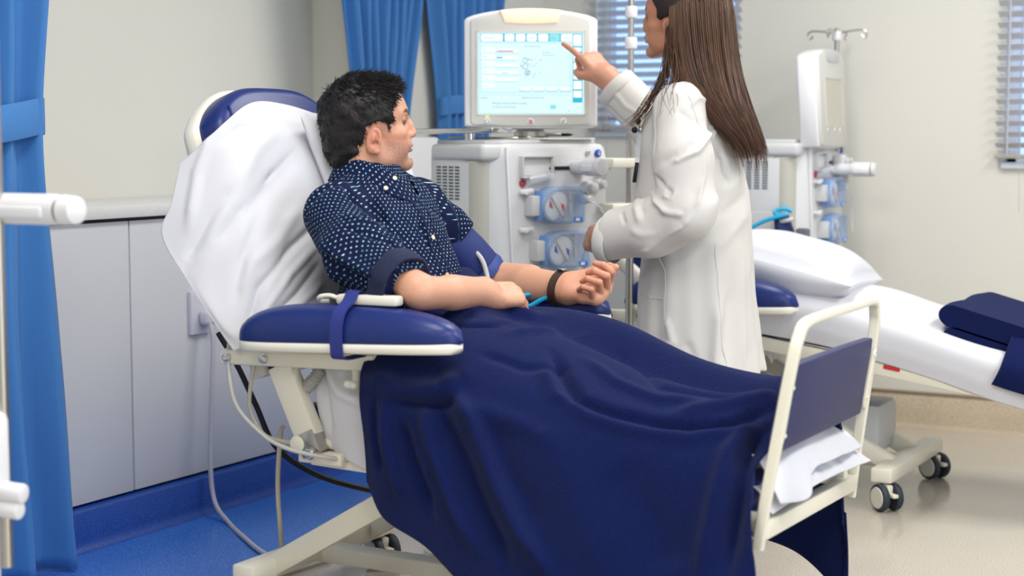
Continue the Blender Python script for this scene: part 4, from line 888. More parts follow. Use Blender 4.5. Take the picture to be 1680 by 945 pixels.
# small wall-hung things of the near machine
t = thing('instrument_tray', 'polished steel tray on an arm in front of the tied curtains', 'tray', TN(-.03, -.2, 1.112))
MB().bar(TN(-.22, -.24, 1.137), TN(.12, -.16, 1.14), .10, .016, bev=.004).build('tray', 'chrome', t); MB().cyl(TN(-.0, -.19, 1.112), TN(-.0, -.19, 1.132), .016, n=18).build('pivot', 'chrome', t)
MB().bar(TN(-.07, -.215, 1.119), TN(.1, -.08, 1.117), .018, .007, bev=.002).build('swing_arm', 'steel', t)
t = thing('pen', 'silver pen with a dark tip lying on papers on the machine top', 'pen', TN(.07, .11, 1.12))
MB().lathe([(.003, 0), (.0055, .006), (.0058, .065), (.005, .068)], TN(.02, .07, 1.1275), unit(TN(.06, .17, 0)-TN(.02, .07, 0)), 12).build('barrel', 'steel', t); MB().lathe([(.005, 0), (.0048, .028), (.0012, .04)], TN(.02, .07, 1.1275)+unit(TN(.06, .17, 0)-TN(.02, .07, 0))*.068, unit(TN(.06, .17, 0)-TN(.02, .07, 0)), 12).build('grip_tip', 'black', t)
tag(MB().box(TN(.05, .1, 1.1155), (.15, .21, .005), np.stack([TN(1, 0, 0)-TN(0, 0, 0), TN(0, 1, 0)-TN(0, 0, 0), [0, 0, 1]], 1)).build('paper_sheets', 'white'), 'few white paper sheets on top of the machine under the pen', 'paper')
# cuff and cyan tube hanging on the far machine
t = thing('blood_pressure_cuff', 'rolled navy cuff hanging on the side of the far machine', 'cuff', (1.19, 5.68, .72))
MB().tube([(1.165, 5.655, .835), (1.18, 5.65, .78), (1.2, 5.65, .70)], [.036, .045, .055], 18, res=12, flat=.55).build('roll', pm('cuff_navy', (30, 44, 92), .8), t); MB().tube([(1.155, 5.63, .815), (1.19, 5.625, .822), (1.215, 5.64, .828)], .008, 8, res=12).build('pale_band', 'mgrey', t)
MB().box((1.245, 5.66, .735), (.05, .03, .12), bev=.01).build('pocket', pm('dark_grey_plastic', (104, 108, 116), .5), t)
tag(MB().tube([(1.205, 5.655, .855), (1.18, 5.64, .865), (1.15, 5.63, .853), (1.165, 5.62, .84), (1.2, 5.62, .846), (1.17, 5.61, .836), (1.12, 5.6, .82), (1.05, 5.58, .78), (.98, 5.56, .73), (.9, 5.55, .66)], .008, 10, res=70).build('cuff_tube', 'cyan'), 'cyan tube coiled over the rolled cuff of the far machine', 'tube')
# ------------------------------------------------------------- people
def L3(r, g, b): return np.array([lin(r), lin(g), lin(b)])
def sstep(x, a, b): t = np.clip((x-a)/(b-a), 0, 1); return t*t*(3-2*t)
def gauss(P, c, s): return np.exp(-np.sum(((P-np.asarray(c))/np.asarray(s))**2, -1))
def mixc(C, col_, k): return C*(1-k[:, None])+np.asarray(col_)*k[:, None]
def head_mesh(sex, skin, h=.0024, neck=None):
    """x forward, y left, z up, origin between the ears"""
    F = sex == 'f'; s = SDF((-.15, -.1, -.19), (.125, .1, .18), h)
    s.ell((-.022, 0, .072), (.100, .077, .088)); s.ell((.026, 0, .074), (.056, .064, .064), k=.02)
    s.ell((.038, 0, .008), (.050, .054, .072), k=.02); s.ell((-.05, 0, .02), (.065, .062, .07), k=.02)
    jw = .046 if F else .051
    for sd in (-1, 1):
        s.chain([(.0, sd*jw, -.012), (.022, sd*jw*.92, -.036), (.072, sd*.012, -.050)], [.017, .017, .014], k=.016)
        s.ell((.05, sd*.040, .024), (.026, .020, .018), k=.014)
        s.cone((.073, sd*.010, .074), (.058, sd*.043, .073), .011, .009, k=.012)
        s.ell((.045, sd*.034, -.012), (.03, .02, .03), k=.015)
    s.ball((.079, 0, -.046), .0155, k=.012)
    for sd in (-1, 1): s.ell((.083, sd*.031, .053), (.017, .018, .0125), k=.010, sub=True)
    for sd in (-1, 1):
        s.ell((.0655, sd*.031, .053), (.0125, .0135, .0118), k=.002)
        s.op(lambda P, sd=sd: np.maximum(np.linalg.norm((P-np.array([.0653, sd*.031, .053]))/np.array([.0148, .0165, .0138]), axis=-1)-1, -1)*.0138+np.maximum(.0575-P[..., 2]-(.0+.05*(P[..., 0]-.07)), 0), (.045, sd*.031-.02, .052), (.085, sd*.031+.02, .07), k=.003)
    nl = .104 if not F else .099
    s.chain([(.078, 0, .064), (.088, 0, .044), (nl-.010, 0, .027)], [.0085, .0085, .0105], k=.010)
    s.ball((nl-.009, 0, .024), .0100, k=.005)
    for sd in (-1, 1): s.ell((.086, sd*.0115, .020), (.0105, .0072, .0078), k=.006)
    for sd in (-1, 1): s.ball((.0925, sd*.006, .0135), .0032, k=.003, sub=True)
    s.ell((.080, 0, -.004), (.013, .025, .016), k=.010)
    s.ell((.0885, 0, -.0045), (.0075, .0195, .0052), k=.004); s.ell((.0865, 0, -.0150), (.0085, .0175, .0062), k=.004)
    s.ell((.0965, 0, -.0098), (.0105, .024, .0011), k=.002, sub=True)
    s.ell((.088, 0, -.028), (.006, .014, .006), k=.006, sub=True)
    nk = neck or ((-.018, 0, -.03), (-.055, 0, -.17))
    s.cone(nk[0], nk[1], .050 if F else .060, .052 if F else .064, k=.022)
    for sd in (-1, 1):
        R = np.array(Matrix.Rotation(sd*.32, 3, 'Z')) @ np.array(Matrix.Rotation(.22, 3, 'Y')); c = np.array([-.006, sd*.0755, .010])
        s.ell(c, (.0185, .0075, .0320), R, k=.006); s.ell(c+np.array([.002, sd*.008, .004]), (.0115, .0075, .021), R, k=.004, sub=True)
        s.ell(c+np.array([-.001, sd*.003, .005]), (.005, .005, .012), R, k=.005); s.ball(c+np.array([.0115, sd*.001, -.003]), .0055, k=.004); s.ball(c+np.array([.006, sd*.001, -.026]), .0075, k=.006)
        s.ball(c+np.array([.0055, sd*.005, -.006]), .0045, k=.003, sub=True)
    V, Fq = s.mesh(); V = relax(V, Fq, 2)
    C = np.tile(skin, (len(V), 1)); x, y, z = V.T; ay = np.abs(y)
    C = mixc(C, L3(214, 138, 118) if not F else skin*.9, gauss(V*[1, 1, 1], (.06, 0, .012), (.05, .2, .03))*.25)
    for sd in (-1, 1):
        C = mixc(C, L3(206, 120, 100) if not F else skin*.8, gauss(V, (-.006, sd*.078, .01), (.02, .012, .035))*.6)
        C = mixc(C, skin*.35, gauss(V, (.0, sd*.078, .006), (.006, .006, .007))*.8)
    if not F:   # stubble along the jaw, lip and neck front
        edge = sstep(.030-z-.25*(x-.03)+0*ay, 0, .03)*sstep(x, .0, .03); lipm = gauss(V, (.09, 0, -.01), (.012, .022, .011)); up = sstep(.012-z, 0, .012)
        st = np.clip(np.maximum(edge*up, sstep(-z, .02, .06)*sstep(x+.02, 0, .04)*.6), 0, 1)*(1-lipm*.9)*sstep(z, -.095, -.05)
        C = mixc(C, skin*np.array([.42, .44, .5]), st*.68*(.8+.2*np.sign(vnoise(V, 900, 3))))
    lip = np.maximum(gauss(V, (.092, 0, -.0045), (.008, .018, .0042)), gauss(V, (.092, 0, -.015), (.008, .016, .005)))
    C = mixc(C, L3(176, 96, 92) if not F else L3(150, 78, 72), np.clip(lip*1.3, 0, 1)*.75)
    for sd in (-1, 1):
        d = V-np.array([.0655, sd*.031, .053]); e = np.linalg.norm(d/np.array([.0125, .0135, .0118]), axis=1); ball = sstep(1.09-e, 0, .03)*(x > .066)*(z < .0578)
        C = mixc(C, L3(120, 98, 90), ball); ir = np.hypot(y-sd*.031, z-.0535); C = mixc(C, L3(50, 32, 24), ball*sstep(.0068-ir, 0, .0008)); C = mixc(C, L3(8, 6, 6), ball*sstep(.0032-ir, 0, .0006))
        lash = gauss(V, (.077, sd*.031, .0592), (.012, .0165, .0018)); C = mixc(C, L3(24, 16, 14), np.clip(lash*1.4, 0, 1)*(.75 if not F else 1.))
        bd, bt = poly_dist(V, [(.085, sd*.012, .0725), (.080, sd*.030, .0795), (.066, sd*.047, .0735)]); C = mixc(C, L3(22, 16, 14), sstep(.0062-bd*(1+.6*(bt-.4)), 0, .003)*.92)
    return V, Fq, C
def hand_mesh(side, curls, splay, thumb, fore, skin, h=.0019, fr=(.0285, .046), scale=1., hair=False):
    """wrist at the origin, fingers along x, back of the hand +z; side=1: thumb towards +y (right hand)"""
    fore = np.asarray(fore, float)*side_v(side) if False else np.asarray(fore, float)
    lo = np.minimum(np.array([-.03, -.075, -.12]), fore-.06); hi = np.maximum(np.array([.20, .085, .06]), fore+.06)
    s = SDF(lo, hi, h); sy = side
    s.rbox((.052, 0, 0), (.050, .036, .0145), .0125, k=.01); s.ell((.088, 0, .003), (.02, .040, .013), k=.012); s.ell((.015, 0, 0), (.03, .028, .018), k=.015)
    s.ell((.036, sy*.027, -.010), (.036, .017, .0165), k=.014); s.ell((.036, -sy*.026, -.009), (.036, .014, .0145), k=.014)
    mcp = [(.096, .0295, .002), (.100, .0085, .004), (.095, -.0125, .003), (.086, -.0315, -.001)]
    lens = [(.041, .026, .020), (.046, .030, .021), (.042, .028, .020), (.032, .021, .018)]; rad = [(.0094, .0086, .0078, .0066), (.0097, .0088, .0080, .0067), (.0092, .0083, .0075, .0064), (.0081, .0073, .0066, .0056)]
    tips = []; joints = []
    for i in range(4):
        p = np.array([mcp[i][0], sy*mcp[i][1], mcp[i][2]]); a = 0.; sp = math.radians(splay[i])*sy; pts = [p]
        base = p-np.array([.03, 0, 0])
        for j in range(3):
            a += math.radians(curls[i][j]); d = np.array([math.cos(a)*math.cos(sp), math.cos(a)*math.sin(sp), -math.sin(a)]); p = p+d*lens[i][j]; pts.append(p)
        f = SDF(np.minimum.reduce(pts)-.016, np.maximum.reduce(pts)+.016, h); 
        s.cone(base, pts[0], .010, rad[i][0]*1.06, k=.008)
        for j in range(3): s.cone(pts[j], pts[j+1], rad[i][j], rad[i][j+1], k=.0022)
        tips.append((pts[3], unit(pts[3]-pts[2]))); joints += pts[:3]
    T = [np.array([q[0], sy*q[1], q[2]]) for q in thumb]; s.chain(T, [.0165, .0118, .0102, .0078], k=.006)
    n = 5
    a = fore
    for off in (-1, 1): s.cone((.006, off*.009, 0), a+np.array([0, off*.006, 0]), fr[0]*.86, fr[1], k=.03)
    s.cone((.0, 0, 0), a*.5, fr[0]*.8, fr[1]*1.04, k=.03)
    V, Fq = s.mesh(); V = relax(V, Fq, 2)
    C = np.tile(skin, (len(V), 1))
    for tp, d in tips: C = mixc(C, skin*np.array([1.06, .80, .76]), gauss(V, tp, (.014, .014, .014))*.6); C = mixc(C, L3(236, 196, 184), gauss(V, tp-d*.001+np.cross(np.array([0, sy*1., 0]), d)*.0075*sy*-1*0+0, (.0045, .0045, .0045))*.0)
    for j in joints: C = mixc(C, skin*np.array([1.0, .80, .74]), gauss(V, j, (.011, .011, .011))*.45)
    C = mixc(C, skin*np.array([1.05, .84, .80]), sstep(-V[:, 2], 0, .012)*(V[:, 0] > 0)*.4)
    return V*scale, Fq, C
def side_v(s): return np.array([1, s, 1])
def place(V, R, t): return V @ np.asarray(R).T+np.asarray(t)
def merge(parts):
    V, F, C, n = [], [], [], 0
    for v, f, c in parts: V.append(v); F.append(f+n); C.append(c); n += len(v)
    return np.vstack(V), np.vstack(F), np.vstack(C)
def rgba(C): return np.column_stack([np.clip(C, 0, 1), np.ones(len(C))])
def body_build(name, parts, mat, parent):
    V, F, C = merge(parts); return build(name, V, F, mat, parent, sharp=180, attrs={'Col': ('FLOAT_COLOR', rgba(C))})
def sculpt_cloth(s, folds, nz, nrel=2):
    V, F = s.mesh(); V = relax(V, F, nrel); N = vnormals(V, F); D = np.zeros(len(V))
    for a, sc, seed in nz: D += a*vnoise(V, sc, seed)
    for pts, wd, am in folds:
        d, t = poly_dist(V, np.asarray(pts, float)); D += am*np.exp(-(d/wd)**2)*np.clip(np.sin(PI*t)*1.5+.2, 0, 1)
    V = V+N*D[:, None]; return relax(V, F, 1), F
def cutplane(s, c, d, r):
    c = np.asarray(c, float); d = unit(d); P, sl = s.block(c-r, c+r); m = np.linalg.norm(P-c, axis=-1) < r; s.G[sl] = np.where(m, np.maximum(s.G[sl], ((P-c) @ d+.008).astype(np.float32)), s.G[sl])
def snap(V, pts, N=None, off=.0015, n=24):
    P = catmull(pts, n); out = []
    for p in P: i = np.argmin(((V-p)**2).sum(1)); out.append(V[i]+(N[i]*off if N is not None else 0))
    out = np.array(out); 
    for _ in range(2): out[1:-1] = .25*out[:-2]+.5*out[1:-1]+.25*out[2:]
    return out
def strands(roots, guides_fn, n, nseg, width, seed): pass
def strand_mesh(paths, widths):
    """paths [n, k, 3] -> thin three-sided tapering strands"""
    P = np.asarray(paths); n, k = P.shape[:2]; T = unit_rows(np.gradient(P, axis=1)); ref = unit_rows(RNG.normal(size=(n, 1, 3))); A = unit_rows(np.cross(T, np.broadcast_to(ref, T.shape))); B = np.cross(T, A)
    prof = np.sin(np.linspace(.35*PI, PI*.97, k))[None, :, None]*np.asarray(widths)[:, None, None]
    V = np.stack([P+prof*(math.cos(q)*A+math.sin(q)*B) for q in (0, 2.094, 4.189)], 2).reshape(-1, 3)
    b = (np.arange(n)*k*3)[:, None, None]+(np.arange(k-1)*3)[None, :, None]+np.arange(3)[None, None, :]; c = (np.arange(n)*k*3)[:, None, None]+(np.arange(k-1)*3)[None, :, None]+((np.arange(3)+1) % 3)[None, None, :]
    return V, np.stack([b, c, c+3, b+3], -1).reshape(-1, 4)
def hair_mat(name, a, b, rough):
    m = pm(name, a, rough, spec=.5); nt = m.node_tree; N = nt.nodes.new; L = nt.links.new
    g = N('ShaderNodeNewGeometry'); r = N('ShaderNodeValToRGB'); r.color_ramp.elements[0].color = S(*a); r.color_ramp.elements[1].color = S(*b); L(g.outputs['Random Per Island'], r.inputs[0]); L(r.outputs[0], nt.nodes['Principled BSDF'].inputs['Base Color']); return m
M['skin'] = vcol_mat('skin', .48, .12, 260, .06)
M['hairdark'] = hair_mat('black_brown_hair', (9, 8, 9), (30, 25, 25), .55)
M['hairbrown'] = hair_mat('brown_hair', (40, 26, 20), (124, 88, 66), .42)
def shirt_mat():
    m = pm('dotted_shirt', (20, 28, 62), .85, spec=.15, bump=.1, scale=900); nt = m.node_tree; N = nt.nodes.new; L = nt.links.new
    a = N('ShaderNodeAttribute'); a.attribute_name = 'cloth_uv'; mp = N('ShaderNodeMapping'); mp.inputs['Scale'].default_value = (1/.0108, 1/.0108, 0); mp.inputs['Rotation'].default_value = (0, 0, PI/4); L(a.outputs['Vector'], mp.inputs[0])
    vo = N('ShaderNodeTexVoronoi'); vo.voronoi_dimensions = '2D'; vo.inputs['Scale'].default_value = 1; vo.inputs['Randomness'].default_value = .12; L(mp.outputs[0], vo.inputs['Vector'])
    no = N('ShaderNodeTexNoise'); no.inputs['Scale'].default_value = 260; L(a.outputs['Vector'], no.inputs['Vector'])
    ad = N('ShaderNodeMath'); ad.operation = 'MULTIPLY_ADD'; ad.inputs[1].default_value = .28; L(no.outputs['Fac'], ad.inputs[0]); L(vo.outputs['Distance'], ad.inputs[2])
    lt = N('ShaderNodeMapRange'); lt.inputs[1].default_value = .27; lt.inputs[2].default_value = .32; lt.inputs[3].default_value = 1; lt.inputs[4].default_value = 0; L(ad.outputs[0], lt.inputs[0])
    rp = N('ShaderNodeValToRGB'); rp.color_ramp.elements[0].color = S(84, 150, 168); rp.color_ramp.elements[1].color = S(190, 222, 226); L(vo.outputs['Color'], rp.inputs[0])
    mx = N('ShaderNodeMix'); mx.data_type = 'RGBA'; mx.inputs[6].default_value = S(19, 26, 60); L(lt.outputs[0], mx.inputs[0]); L(rp.outputs[0], mx.inputs[7]); L(mx.outputs[2], nt.nodes['Principled BSDF'].inputs['Base Color']); return m
M['shirt'] = shirt_mat()
# =============================================================== the man in the chair
man = thing('person', 'dark-haired man in a dotted navy shirt reclining under the navy blanket', 'person', (1.0, NY, .5))
SK = L3(212, 158, 130)
HY = math.radians(40); HC = np.array([.990, 3.285, 1.102])
Rh = np.array(Matrix.Rotation(HY, 3, 'Z')) @ np.array(Matrix.Rotation(math.radians(-2), 3, 'Y'))
hv, hf, hc = head_mesh('m', SK, neck=((-.022, 0, -.02), (-.04, -.01, -.15)))
parts = [(place(hv, Rh, HC), hf, hc)]
# arms: right forearm over the lap, left forearm along the far armrest with the palm up
def handframe(x, z): x = unit(x); z = np.asarray(z, float); z = unit(z-(z @ x)*x); y = np.cross(z, x); return np.stack([x, y, z], 1)
RE, RW = np.array([1.306, 2.99, .786]), np.array([1.318, 3.235, .768])
R1 = handframe((.46, .87, -.12), (.30, -.42, .86))
v, f, c = hand_mesh(1, [(38, 40, 25), (42, 42, 25), (46, 44, 25), (50, 44, 25)], (3, 1, -2, -5), [(.03, .034, -.012), (.062, .050, -.022), (.088, .050, -.034), (.108, .044, -.044)], R1.T @ (RE-RW), SK, fr=(.025, .031))
parts.append((place(v, R1, RW), f, c))
LE, LW = np.array([1.125, 3.60, .755]), np.array([1.368, 3.562, .752])
R2 = handframe((.97, -.04, -.02), (-.05, .60, -.80))
v, f, c = hand_mesh(-1, [(62, 68, 38), (74, 80, 48), (80, 82, 48), (84, 82, 48)], (1, 0, -1, -2), [(.03, .036, -.008), (.068, .054, -.018), (.098, .050, -.030), (.122, .040, -.040)], R2.T @ (LE-LW)/1.06, SK, scale=1.06, fr=(.026, .036))
parts.append((place(v, R2, LW), f, c))
# trunk and legs (under the clothes), upper arms
b = SDF((.78, 2.85, .4), (2.1, 3.8, 1.1), .009)
b.chain([(.985, 3.285, 1.03), (1.0, 3.285, .9), (1.03, 3.28, .75), (1.04, 3.28, .62)], [.06, .085, .092, .10], k=.05)
b.cone((1.0, 3.12, .955), (1.0, 3.45, .955), .055, .055, k=.05)
b.chain([(1.0, 3.10, .94), (1.15, 3.03, .86), (1.30, 2.99, .79), (1.32, 3.1, .775)], [.055, .045, .036, .03], k=.02); b.chain([(1.0, 3.47, .94), (1.06, 3.54, .86), (1.125, 3.60, .765), (1.25, 3.595, .765)], [.052, .048, .042, .04], k=.02)
for sd in (-1, 1): b.chain([(1.06, NY+sd*.09, .57), (1.5, NY+sd*.105, .57), (1.84, NY+sd*.1, .5), (1.87, NY+sd*.1, .52)], [.09, .065, .045, .03], k=.03)
v, f = b.mesh(); parts.append((relax(v, f, 2), f, np.tile(SK, (len(v), 1))))
body_build('body', parts, 'skin', man)
# short dark hair: cap plus tapering tufts
hs = SDF((-.16, -.1, -.1), (.11, .1, .20), .003)
hs.ell((-.022, 0, .076), (.106, .083, .093)); hs.ell((.018, 0, .086), (.061, .069, .066), k=.02); hs.ell((-.056, 0, .005), (.062, .064, .072), k=.03)
HP = np.array([(.072, .150), (.066, .132), (.054, .108), (.041, .080), (.050, .052), (.046, .018), (.033, .020), (.025, .050), (.004, .055), (-.022, .044), (-.034, .0), (-.046, -.035), (-.07, -.062), (-.2, -.055), (-.2, .3), (.05, .3)])
def poly_sdf(p, Q):
    d = np.full(p.shape[:-1], 1e9); sgn = np.ones(p.shape[:-1])
    for i in range(len(Q)):
        a, b_ = Q[i], Q[i-1]; e = b_-a; w_ = p-a; q = w_-e*np.clip((w_ @ e)/(e @ e), 0, 1)[..., None]; d = np.minimum(d, (q*q).sum(-1))
        c1 = p[..., 1] >= a[1]; c2 = p[..., 1] < b_[1]; c3 = e[0]*w_[..., 1] > e[1]*w_[..., 0]
        fl = (c1 & c2 & c3) | (~c1 & ~c2 & ~c3); sgn = np.where(fl, -sgn, sgn)
    return sgn*np.sqrt(d)
Pg, sl = hs.block(hs.lo, hs.lo+hs.h*hs.n); hs.G[sl] = np.maximum(hs.G[sl], poly_sdf(Pg[..., [0, 2]], HP).astype(np.float32))
v, f = hs.mesh(); v = relax(v, f, 3); nrm = vnormals(v, f); v = v+nrm*(.0022*vnoise(v, 170, 2))[:, None]
hair_o = build('hair', place(v, Rh, HC), f, 'hairdark', man, sharp=180)
top = (np.linalg.norm(v-np.array([-.02, 0, .06]), axis=1) > .07) & (v[:, 0] < .2); idx = np.where(top & (poly_sdf(v[:, [0, 2]], HP) < .001))[0]
n = 8500; pick = RNG.choice(idx, n); r0 = v[pick]; nn = nrm[pick]; whorl = np.array([-.09, 0, .13])
flow = unit_rows(r0-whorl+np.array([.02, 0, -.01])); flow = unit_rows(flow-(flow*nn).sum(1, keepdims=True)*nn+RNG.normal(size=(n, 3))*.28)
tp = sstep(r0[:, 2], .07, .15); fr_ = sstep(r0[:, 0], -.01, .05)*tp; bk = sstep(r0[:, 0], -.085, -.02); Lh = .008+.011*tp*(.5+.5*bk)+.004*fr_; up = (.06+.30*tp*bk+.25*fr_)[:, None]
d0 = unit_rows(flow*(1-up*.5)+nn*up+np.array([0, 0, .45])*fr_[:, None]); k = 5; t_ = np.linspace(0, 1, k)[None, :, None]
paths = r0[:, None]-nn[:, None]*.002+Lh[:, None, None]*(d0[:, None]*t_+flow[:, None]*.35*t_**2+np.array([0, 0, -.25])*t_**2*(1-tp[:, None, None]))
sv, sf = strand_mesh(place(paths.reshape(-1, 3), Rh, HC).reshape(n, k, 3), .0007+.0009*RNG.rand(n)); build('hair_tufts', sv, sf, 'hairdark', hair_o, sharp=180)
# shirt
s = SDF((.78, 2.86, .58), (1.36, 3.66, 1.09), .0038)
s.ell((1.045, 3.285, .68), (.135, .175, .12)); s.ell((1.055, 3.29, .775), (.130, .172, .13), k=.05); s.ell((1.015, 3.285, .885), (.122, .188, .115), k=.05)
s.cone((.995, 3.115, .958), (.995, 3.455, .958), .058, .058, k=.05); s.cone((.985, 3.20, .985), (.985, 3.285, 1.02), .052, .062, k=.04); s.cone((.985, 3.37, .985), (.985, 3.285, 1.02), .052, .062, k=.04)
s.chain([(.995, 3.10, .945), (1.11, 3.02, .868), (1.245, 2.99, .812)], [.070, .070, .064], k=.035)
s.cone((1.222, 2.993, .821), (1.262, 2.992, .803), .067, .066, k=.004)
s.chain([(.995, 3.47, .945), (1.055, 3.535, .868)], [.066, .062], k=.035)
cutplane(s, (1.262, 2.991, .803), (1.262-1.11, 2.991-3.02, .803-.868), .085); cutplane(s, (1.065, 3.54, .86), (.06, .065, -.077), .078)
SFD = [([(1.05, 3.085, 1.004), (1.104, 3.078, 0.956), (1.168, 3.018, 0.93)], 0.008, -0.008), ([(1.07, 3.17, 0.983), (1.092, 3.164, 0.949), (1.111, 3.164, 0.919)], 0.007, -0.01), ([(1.077, 3.117, 0.985), (1.091, 3.147, 0.943), (1.19, 3.029, 0.917)], 0.008, 0.008), ([(1.212, 2.995, 0.902), (1.243, 2.991, 0.886), (1.269, 2.984, 0.874)], 0.006, -0.01), ([(1.199, 3.026, 0.911), (1.233, 3.019, 0.893), (1.144, 3.189, 0.87)], 0.007, 0.008), ([(1.273, 2.961, 0.863), (1.284, 2.965, 0.859), (1.289, 2.995, 0.854)], 0.006, -0.008), ([(1.075, 2.952, 0.867), (1.151, 2.941, 0.823), (1.22, 2.933, 0.799)], 0.012, -0.008), ([(1.059, 2.968, 0.889), (1.14, 2.941, 0.855), (1.231, 2.929, 0.821)], 0.012, 0.007), ([(1.125, 2.967, 0.925), (1.176, 2.973, 0.912), (1.217, 2.991, 0.898)], 0.008, -0.006), ([(1.087, 3.003, 0.945), (1.152, 2.998, 0.935), (1.193, 3.018, 0.917)], 0.009, 0.006), ([(1.097, 2.952, 0.828), (1.037, 3.119, 0.764), (1.216, 2.944, 0.778)], 0.01, 0.007), ([(1.137, 3.252, 0.925), (1.155, 3.261, 0.889), (1.167, 3.261, 0.854)], 0.006, -0.006), ([(1.274, 2.945, 0.849), (1.292, 3.003, 0.859), (1.185, 3.269, 0.821)], 0.006, -0.008), ([(1.267, 2.936, 0.836), (1.288, 3.01, 0.844), (1.193, 3.284, 0.809)], 0.007, 0.007), ([(1.105, 3.336, 0.961), (1.113, 3.374, 0.939), (1.089, 3.451, 0.92)], 0.007, -0.006)]
s.lo = s.lo+np.array([.012, 0, -.004])
v, f = sculpt_cloth(s, [(q, w_, m_*1.6) for q, w_, m_ in SFD], [(.0035, 26, 1), (.0022, 55, 8)]); nrm = vnormals(v, f)
ax0, ax1 = np.array([.995, 3.10, .945]), np.array([1.262, 2.99, .80]); dR, tR = seg_dist(v, ax0, ax1); lx0, lx1 = np.array([.995, 3.47, .945]), np.array([1.06, 3.54, .86]); dL, tL = seg_dist(v, lx0, lx1)
def cyl_uv(v, a, b, r):
    x, y, d = frame_from(b-a); q = v-a; return np.stack([np.arctan2(q @ y, q @ x)*r, q @ d, np.zeros(len(v))], 1)
th = np.arctan2(v[:, 1]-3.285, v[:, 0]-1.0); uv = np.stack([th*.165, v[:, 2]*1.0, np.zeros(len(v))], 1)
mR = (dR < .135) & (v[:, 1] < 3.082) & (tR > .03); uv[mR] = cyl_uv(v, ax0, ax1, .068)[mR]; mL = (v[:, 1] > 3.49); uv[mL] = cyl_uv(v, lx0, lx1, .062)[mL]
shirt = build('shirt', v, f, 'shirt', man, sharp=180, attrs={'cloth_uv': ('FLOAT_VECTOR', uv)})
# rolled cuff, collar, placket, buttons
def patch(name, G, nu, nv, th_, mat, parent, sc=1.):
    P = surf(G, nu, nv); mb = MB().grid(P, th_); V = np.vstack(mb.V); q = np.zeros((len(V), 3)); a, b_ = np.meshgrid(np.linspace(0, 1, nu), np.linspace(0, 1, nv), indexing='ij')
    lu = np.linalg.norm(np.diff(P[:, nv//2], axis=0), axis=1).sum(); lv = np.linalg.norm(np.diff(P[nu//2], axis=0), axis=1).sum(); uvp = np.stack([a.ravel()*lu, b_.ravel()*lv, 0*a.ravel()], 1); q = np.tile(uvp, (len(V)//len(uvp)+1, 1))[:len(V)]
    return build(name, V, mb.F, mat, parent, sharp=60, attrs={'cloth_uv': ('FLOAT_VECTOR', q)})
cdir = unit(ax1-np.array([1.11, 3.02, .868])); rx, ry, _ = frame_from(cdir); ang = np.linspace(0, 2*PI, 40)
M['shirtinside'] = pm('shirt_reverse', (30, 36, 66), .9, var=.25, vscale=220)
rings = []
for dz, rr in ((-.050, .064), (-.046, .072), (-.03, .0745), (-.004, .0725), (.0, .069), (-.004, .060), (-.02, .055)):
    wob = 1+.03*np.sin(3*ang[:-1]+1)+.015*np.sin(7*ang[:-1]); rings.append(np.array([1.268, 2.991, .799])+cdir*dz+(rr*wob)[:, None]*(np.cos(ang[:-1])[:, None]*rx+np.sin(ang[:-1])[:, None]*ry))
MB().loft(rings, caps=False).build('rolled_cuff', 'shirtinside', shirt, sharp=60)
cz = HC+np.array([-.005, 0, -.105]); cr = []
neckc = np.array([.985, 3.287])
def cpt(a, r, z): return (neckc[0]+r*math.cos(a), neckc[1]+r*math.sin(a)*1.0, z)
angs = [math.radians(q) for q in (30, 75, 120, 170, 220, 265, 305, 340, 372)]
G = []
for i, a in enumerate(angs):
    fr2 = max(0, math.cos(a-math.radians(20))); zt = 1.062-.042*fr2-.0*i; zt2 = zt
    G.append([cpt(a, .070+.012*fr2, zt-.035), cpt(a, .069+.010*fr2, zt), cpt(a, .076+.011*fr2, zt+.004), cpt(a, .092+.012*fr2, zt-.022), cpt(a, .104+.018*fr2, zt-.046-.012*fr2)])
patch('collar', G, 80, 24, .0025, 'shirt', shirt)
def onshirt(p, off=.002): i = np.argmin(((v-np.asarray(p))**2).sum(1)); return v[i]+nrm[i]*off, nrm[i]
fl = snap(v, [(1.08, 3.29, 1.0), (1.13, 3.285, .93), (1.165, 3.28, .87), (1.185, 3.28, .80), (1.18, 3.28, .74)], nrm, .002, 30)
MB().loft([[p+unit(np.cross(nq, d_))*a+nq*b_ for a, b_ in ((-.016, -.001), (.016, -.001), (.016, .0015), (-.016, .0015))] for p, nq, d_ in zip(fl, [onshirt(p)[1] for p in fl], np.gradient(fl, axis=0))]).build('placket', 'shirtinside', shirt, sharp=60) if False else None
MB().tube(fl+np.array([0, -.017, 0]), .0014, 6).build('placket_edge', 'shirtinside', shirt); MB().tube(fl+np.array([0, .017, 0]), .0014, 6).build('placket_edge', 'shirtinside', shirt)
M['button'] = pm('shell_button', (226, 218, 196), .3)
for q in ((1.155, 3.279, .885), (1.19, 3.279, .80), (1.185, 3.279, .745)):
    p, nq = onshirt(q); MB().lathe([(.0055, 0), (.0062, .001), (.0055, .0024), (.0035, .0018), (.0001, .0018)], p, nq, 14).build('button', 'button', shirt)
for q in ((1.062, 3.262, 1.024), (1.063, 3.222, 1.002)):
    MB().lathe([(.0052, -.003), (.0058, .001), (.005, .0024), (.0033, .0018), (.0001, .0018)], np.array(q)+np.array([.012, -.012, .0]), unit((.7, -.6, .4)), 14).build('button', 'button', shirt)
